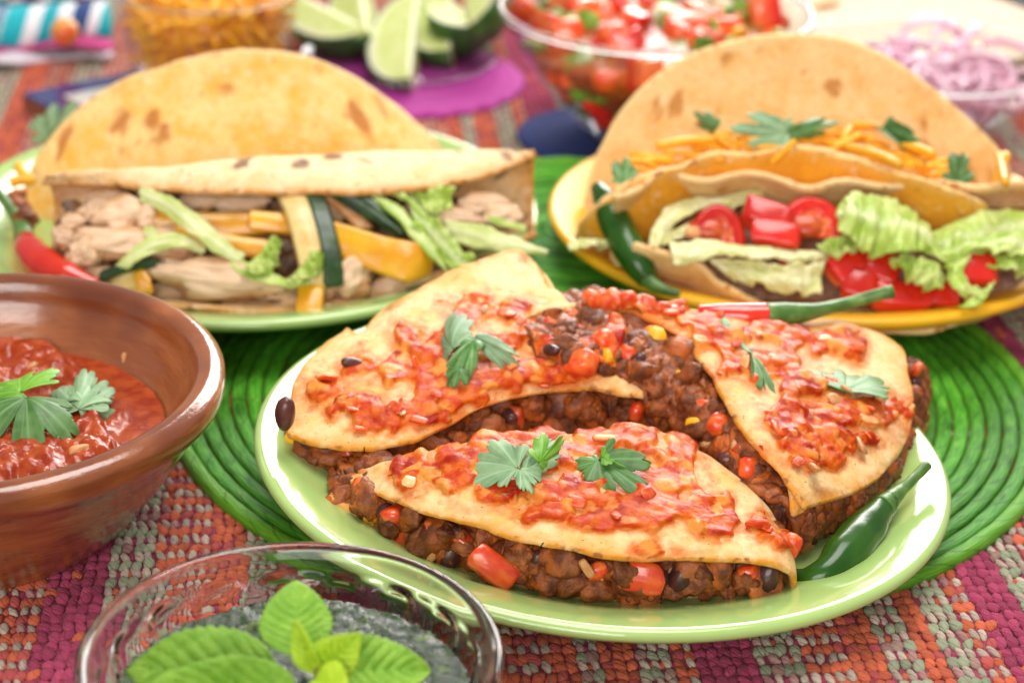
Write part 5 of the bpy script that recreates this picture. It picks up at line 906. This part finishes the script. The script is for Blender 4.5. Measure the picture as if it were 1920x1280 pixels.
for k in range(150):                                                 # pieces on top and against the glass
    side = k % 5 < 2; a = pr_.uniform(-math.pi, math.pi)
    if side: a = pr_.uniform(-2.9, -.3); z = pr_.uniform(.016, .056); rad = np.interp(z, [.0075, .0175, .036, .058], [.020, .043, .0610, .0745]) - .002
    else: rad = .076 * math.sqrt(pr_.uniform(0, 1)); z = .063 - .010 * (rad / .076) ** 2
    p = PC + [rad * math.cos(a), rad * math.sin(a), z]; u = pr_.random(); s = pr_.uniform(.006, .0125)
    if u < .40: piece('tomato_chunk', (TSK + TOM)[pr_.integers(10)], p, (s, s * .8, s * .6), ps, pr_)
    elif u < .76: piece('herb_piece', HB[pr_.integers(3)], p, (s * 1.1, s * .6, s * .25), ps, pr_)
    elif u < .95: piece('onion_piece', WO[pr_.integers(3)], p, (s * .6, s * .4, s * .25), ps, pr_)
    else: piece('pepper_piece', YP, p, (s * .8, s * .6, s * .3), ps, pr_)
for x, y, z, s, me, nm in ((1075, 20, .068, .014, TSK[0], 'tomato_chunk'), (1180, 60, .066, .013, TSK[1], 'tomato_chunk'), (1295, 55, .068, .015, TSK[2], 'tomato_chunk'), (1430, 25, .068, .016, TSK[3], 'tomato_chunk'), (985, 20, .064, .010, TOM[1], 'tomato_chunk'), (1165, 8, .07, .012, TOM[0], 'tomato_chunk'), (1240, 40, .068, .010, WO[0], 'onion_piece'), (1350, 15, .071, .010, WO[1], 'onion_piece'), (1250, 75, .064, .009, HB[0], 'herb_piece'), (1045, 45, .065, .009, HB[1], 'herb_piece')):
    piece(nm, me, P(x, y, z), (s, s * .7, s * .55), ps, pr_)
# ------------------------------------------------------------------ glass bowl of sliced red onion, tortillas and tray behind
OC = np.array([.206, .462, .0008]); prof = smoothprof([(0, .003), (.030, .003), (.036, .0), (.040, .001), (.060, .016), (.074, .034), (.0785, .0425), (.0778, .0440), (.0765, .0432), (.0715, .034), (.057, .0185), (.035, .0065), (0, .006)], 80)
root = thing('glass_bowl', 'wide clear glass bowl of sliced red onion at the back right', 'bowl', OC); V, F = lathe(prof, 160, OC); obj('bowl', V, F, M_THIN, root); rimring(root, OC, .0778, .0434, .0015)
on = thing('sliced_onion', 'tangle of thin pink red-onion slices in the wide glass bowl', 'onion', OC + [0, 0, .008])
M_RO = food('red_onion_flesh', (.80, .56, .66), (.74, .34, .52), 60, .3, .5, .2, s=.3, srad=(1, .7, .8), rnd=.12, c3=(.66, .16, .36))
ARC = []
for k in range(5):
    t = np.linspace(0, math.pi * (.7 + .12 * k), 14); V, F = sweep(np.stack([np.cos(t), np.sin(t), .12 * np.sin(t * 2 + k)], -1), [.05, .085, .06], 26, 8, flat=2.2); ARC.append(mesh('onion_slice', V * UN, F, M_RO))
for k in range(110):
    rad = .060 * math.sqrt(pr_.uniform(0, 1)); a = pr_.uniform(-math.pi, math.pi); z = .012 + pr_.uniform(0, 1) * .024 + (.006 if rad < .04 else 0); s = pr_.uniform(.010, .021); q = max(rad - max(0, rad + s - .068), 0) if z > .02 else rad * .5
    piece('onion_slice', ARC[pr_.integers(5)], OC + [q * math.cos(a), q * math.sin(a), z], s, on, pr_, A=frame(pr_.normal(size=3) * [1, 1, .35], np.array([0, 0, 1]) + pr_.normal(size=3) * .55))
TC_ = P(1672, 58, .010) * [1, 1, 0]; V, F = lathe(smoothprof([(0, .004), (.17, .004), (.178, .007), (.18, .0085), (.1795, .0095), (.176, .008), (.168, .006), (0, .0058)], 50), 160, TC_ + [.10, .12, 0]); tag(obj('black_tray', V, F, glaze('black_enamel', (.012, .011, .014)), base=True), 'black round tray under the tortillas at the top right corner', 'tray')
TR = float(np.linalg.norm((P(1862, 14, .012) - P(1672, 58, .012))[:2]))
for k in range(3):
    t = np.linspace(0, 2 * np.pi, 120); rr = np.linspace(0.002, TR - .002 * k, 20); G = np.stack([TC_[0] + .002 * k + rr[:, None] * np.cos(t), TC_[1] + rr[:, None] * np.sin(t), .0085 + .0032 * k + 0 * rr[:, None] * t], -1); G[..., 2] += .0012 * fbm(G, 30, 60 + k) + .0006
    o = sheet('tortilla', G, .0024, tortilla_mat('plain_tortilla', (.66, .52, .37), (.62, .46, .30), (.66, .50, .35), vs=40, gate=.8, big=.25) if k == 0 else bpy.data.materials['plain_tortilla']); tag(o, ['lowest cream tortilla of the stack at the top right', 'middle cream tortilla of the stack at the top right', 'uppermost cream tortilla of the stack at the top right'][k], 'tortilla', 'stacked plain tortillas')
# chip at the top
cpx = P(1525, 20, .012); V, F, at = shell(patch([[cpx + [-.018, -.012, 0], cpx + [.0, -.004, .004], cpx + [.012, .016, .002]], [cpx + [-.010, -.016, .003], cpx + [.006, -.010, .007], cpx + [.020, .010, .004]]], 20, 8), .002); tag(obj('tortilla_chip', V, F, M_ORANGE, attrs=at), 'curled yellow tortilla chip between the two glass bowls at the back', 'chip')
# folded striped napkin at the top left
def napkin_mat():
    m, nt, b = newmat('striped_cotton'); a = attr(nt, 'vein'); cr_ = nt.nodes.new('ShaderNodeValToRGB'); cr_.color_ramp.interpolation = 'CONSTANT'; el = cr_.color_ramp.elements
    cols = [(0, (.0, .42, .50)), (.16, (.78, .80, .86)), (.26, (.0, .36, .44)), (.36, (.80, .82, .88)), (.46, (.012, .05, .20)), (.58, (.80, .80, .85)), (.66, (.0, .45, .52)), (.80, (.40, .03, .08)), (.86, (.78, .80, .86)), (.94, (.02, .06, .25))]
    el[0].position, el[0].color = 0, c4(cols[0][1]); el[1].position, el[1].color = cols[1][0], c4(cols[1][1])
    for p, c in cols[2:]: e = el.new(p); e.color = c4(c)
    nt.links.new(a, cr_.inputs[0]); nt.links.new(cr_.outputs[0], b.inputs['Base Color']); b.inputs['Roughness'].default_value = .7; bump(nt, b, noise(nt, 900, 3), .4, .0006); return m
nk = thing('striped_napkin', 'rolled teal, white and navy striped napkin at the top left', 'napkin', P(100, 70, 0)); MN = napkin_mat()
t = np.linspace(0, 2 * np.pi * 2.2, 90); ax0, ax1 = P(-120, 62, .018), P(203, 42, .018); axd = nrm(ax1 - ax0); sdv = nrm(np.cross([0, 0, 1], axd)); rad = .008 + .0013 * t / 2; s = np.linspace(0, 1, 40)
G = ax0 + s[:, None, None] * (ax1 - ax0) + (rad * np.cos(t))[None, :, None] * sdv + (rad * np.sin(t))[None, :, None] * np.array([0, 0, 1.0]); v = (s[:, None] * 1.15 + .06 * t[None] + .04) % 1
sheet('rolled_cloth', G, .0012, MN, nk, {'vein': v})
for k, (y0, y1, z, c) in enumerate(((112, 88, .0045, (.72, .66, .74)), (92, 74, .011, (.50, .05, .20)))):
    rows = [[P(-60 + 45 * i, yy + 6 * math.sin(i * .9 + k), z + .003 * math.sin(i * 1.3 + k * 2)) for i in range(7)] for yy in (y0, (y0 + y1) / 2, y1)]; sheetrows('cloth_fold', rows, 60, 14, .003, basic('napkin_fold' if k == 0 else 'napkin_pink_fold', c, .8), nk, .0008, 60, k)
V = ICO3 * .0085 + P(122, 60, .032); tag(obj('wooden_bead', V, ICO3F, food('painted_bead', (.80, .50, .10), (.70, .10, .02), 60, .3, rnd=0), None), 'small orange and red painted bead lying on the striped napkin', 'bead')
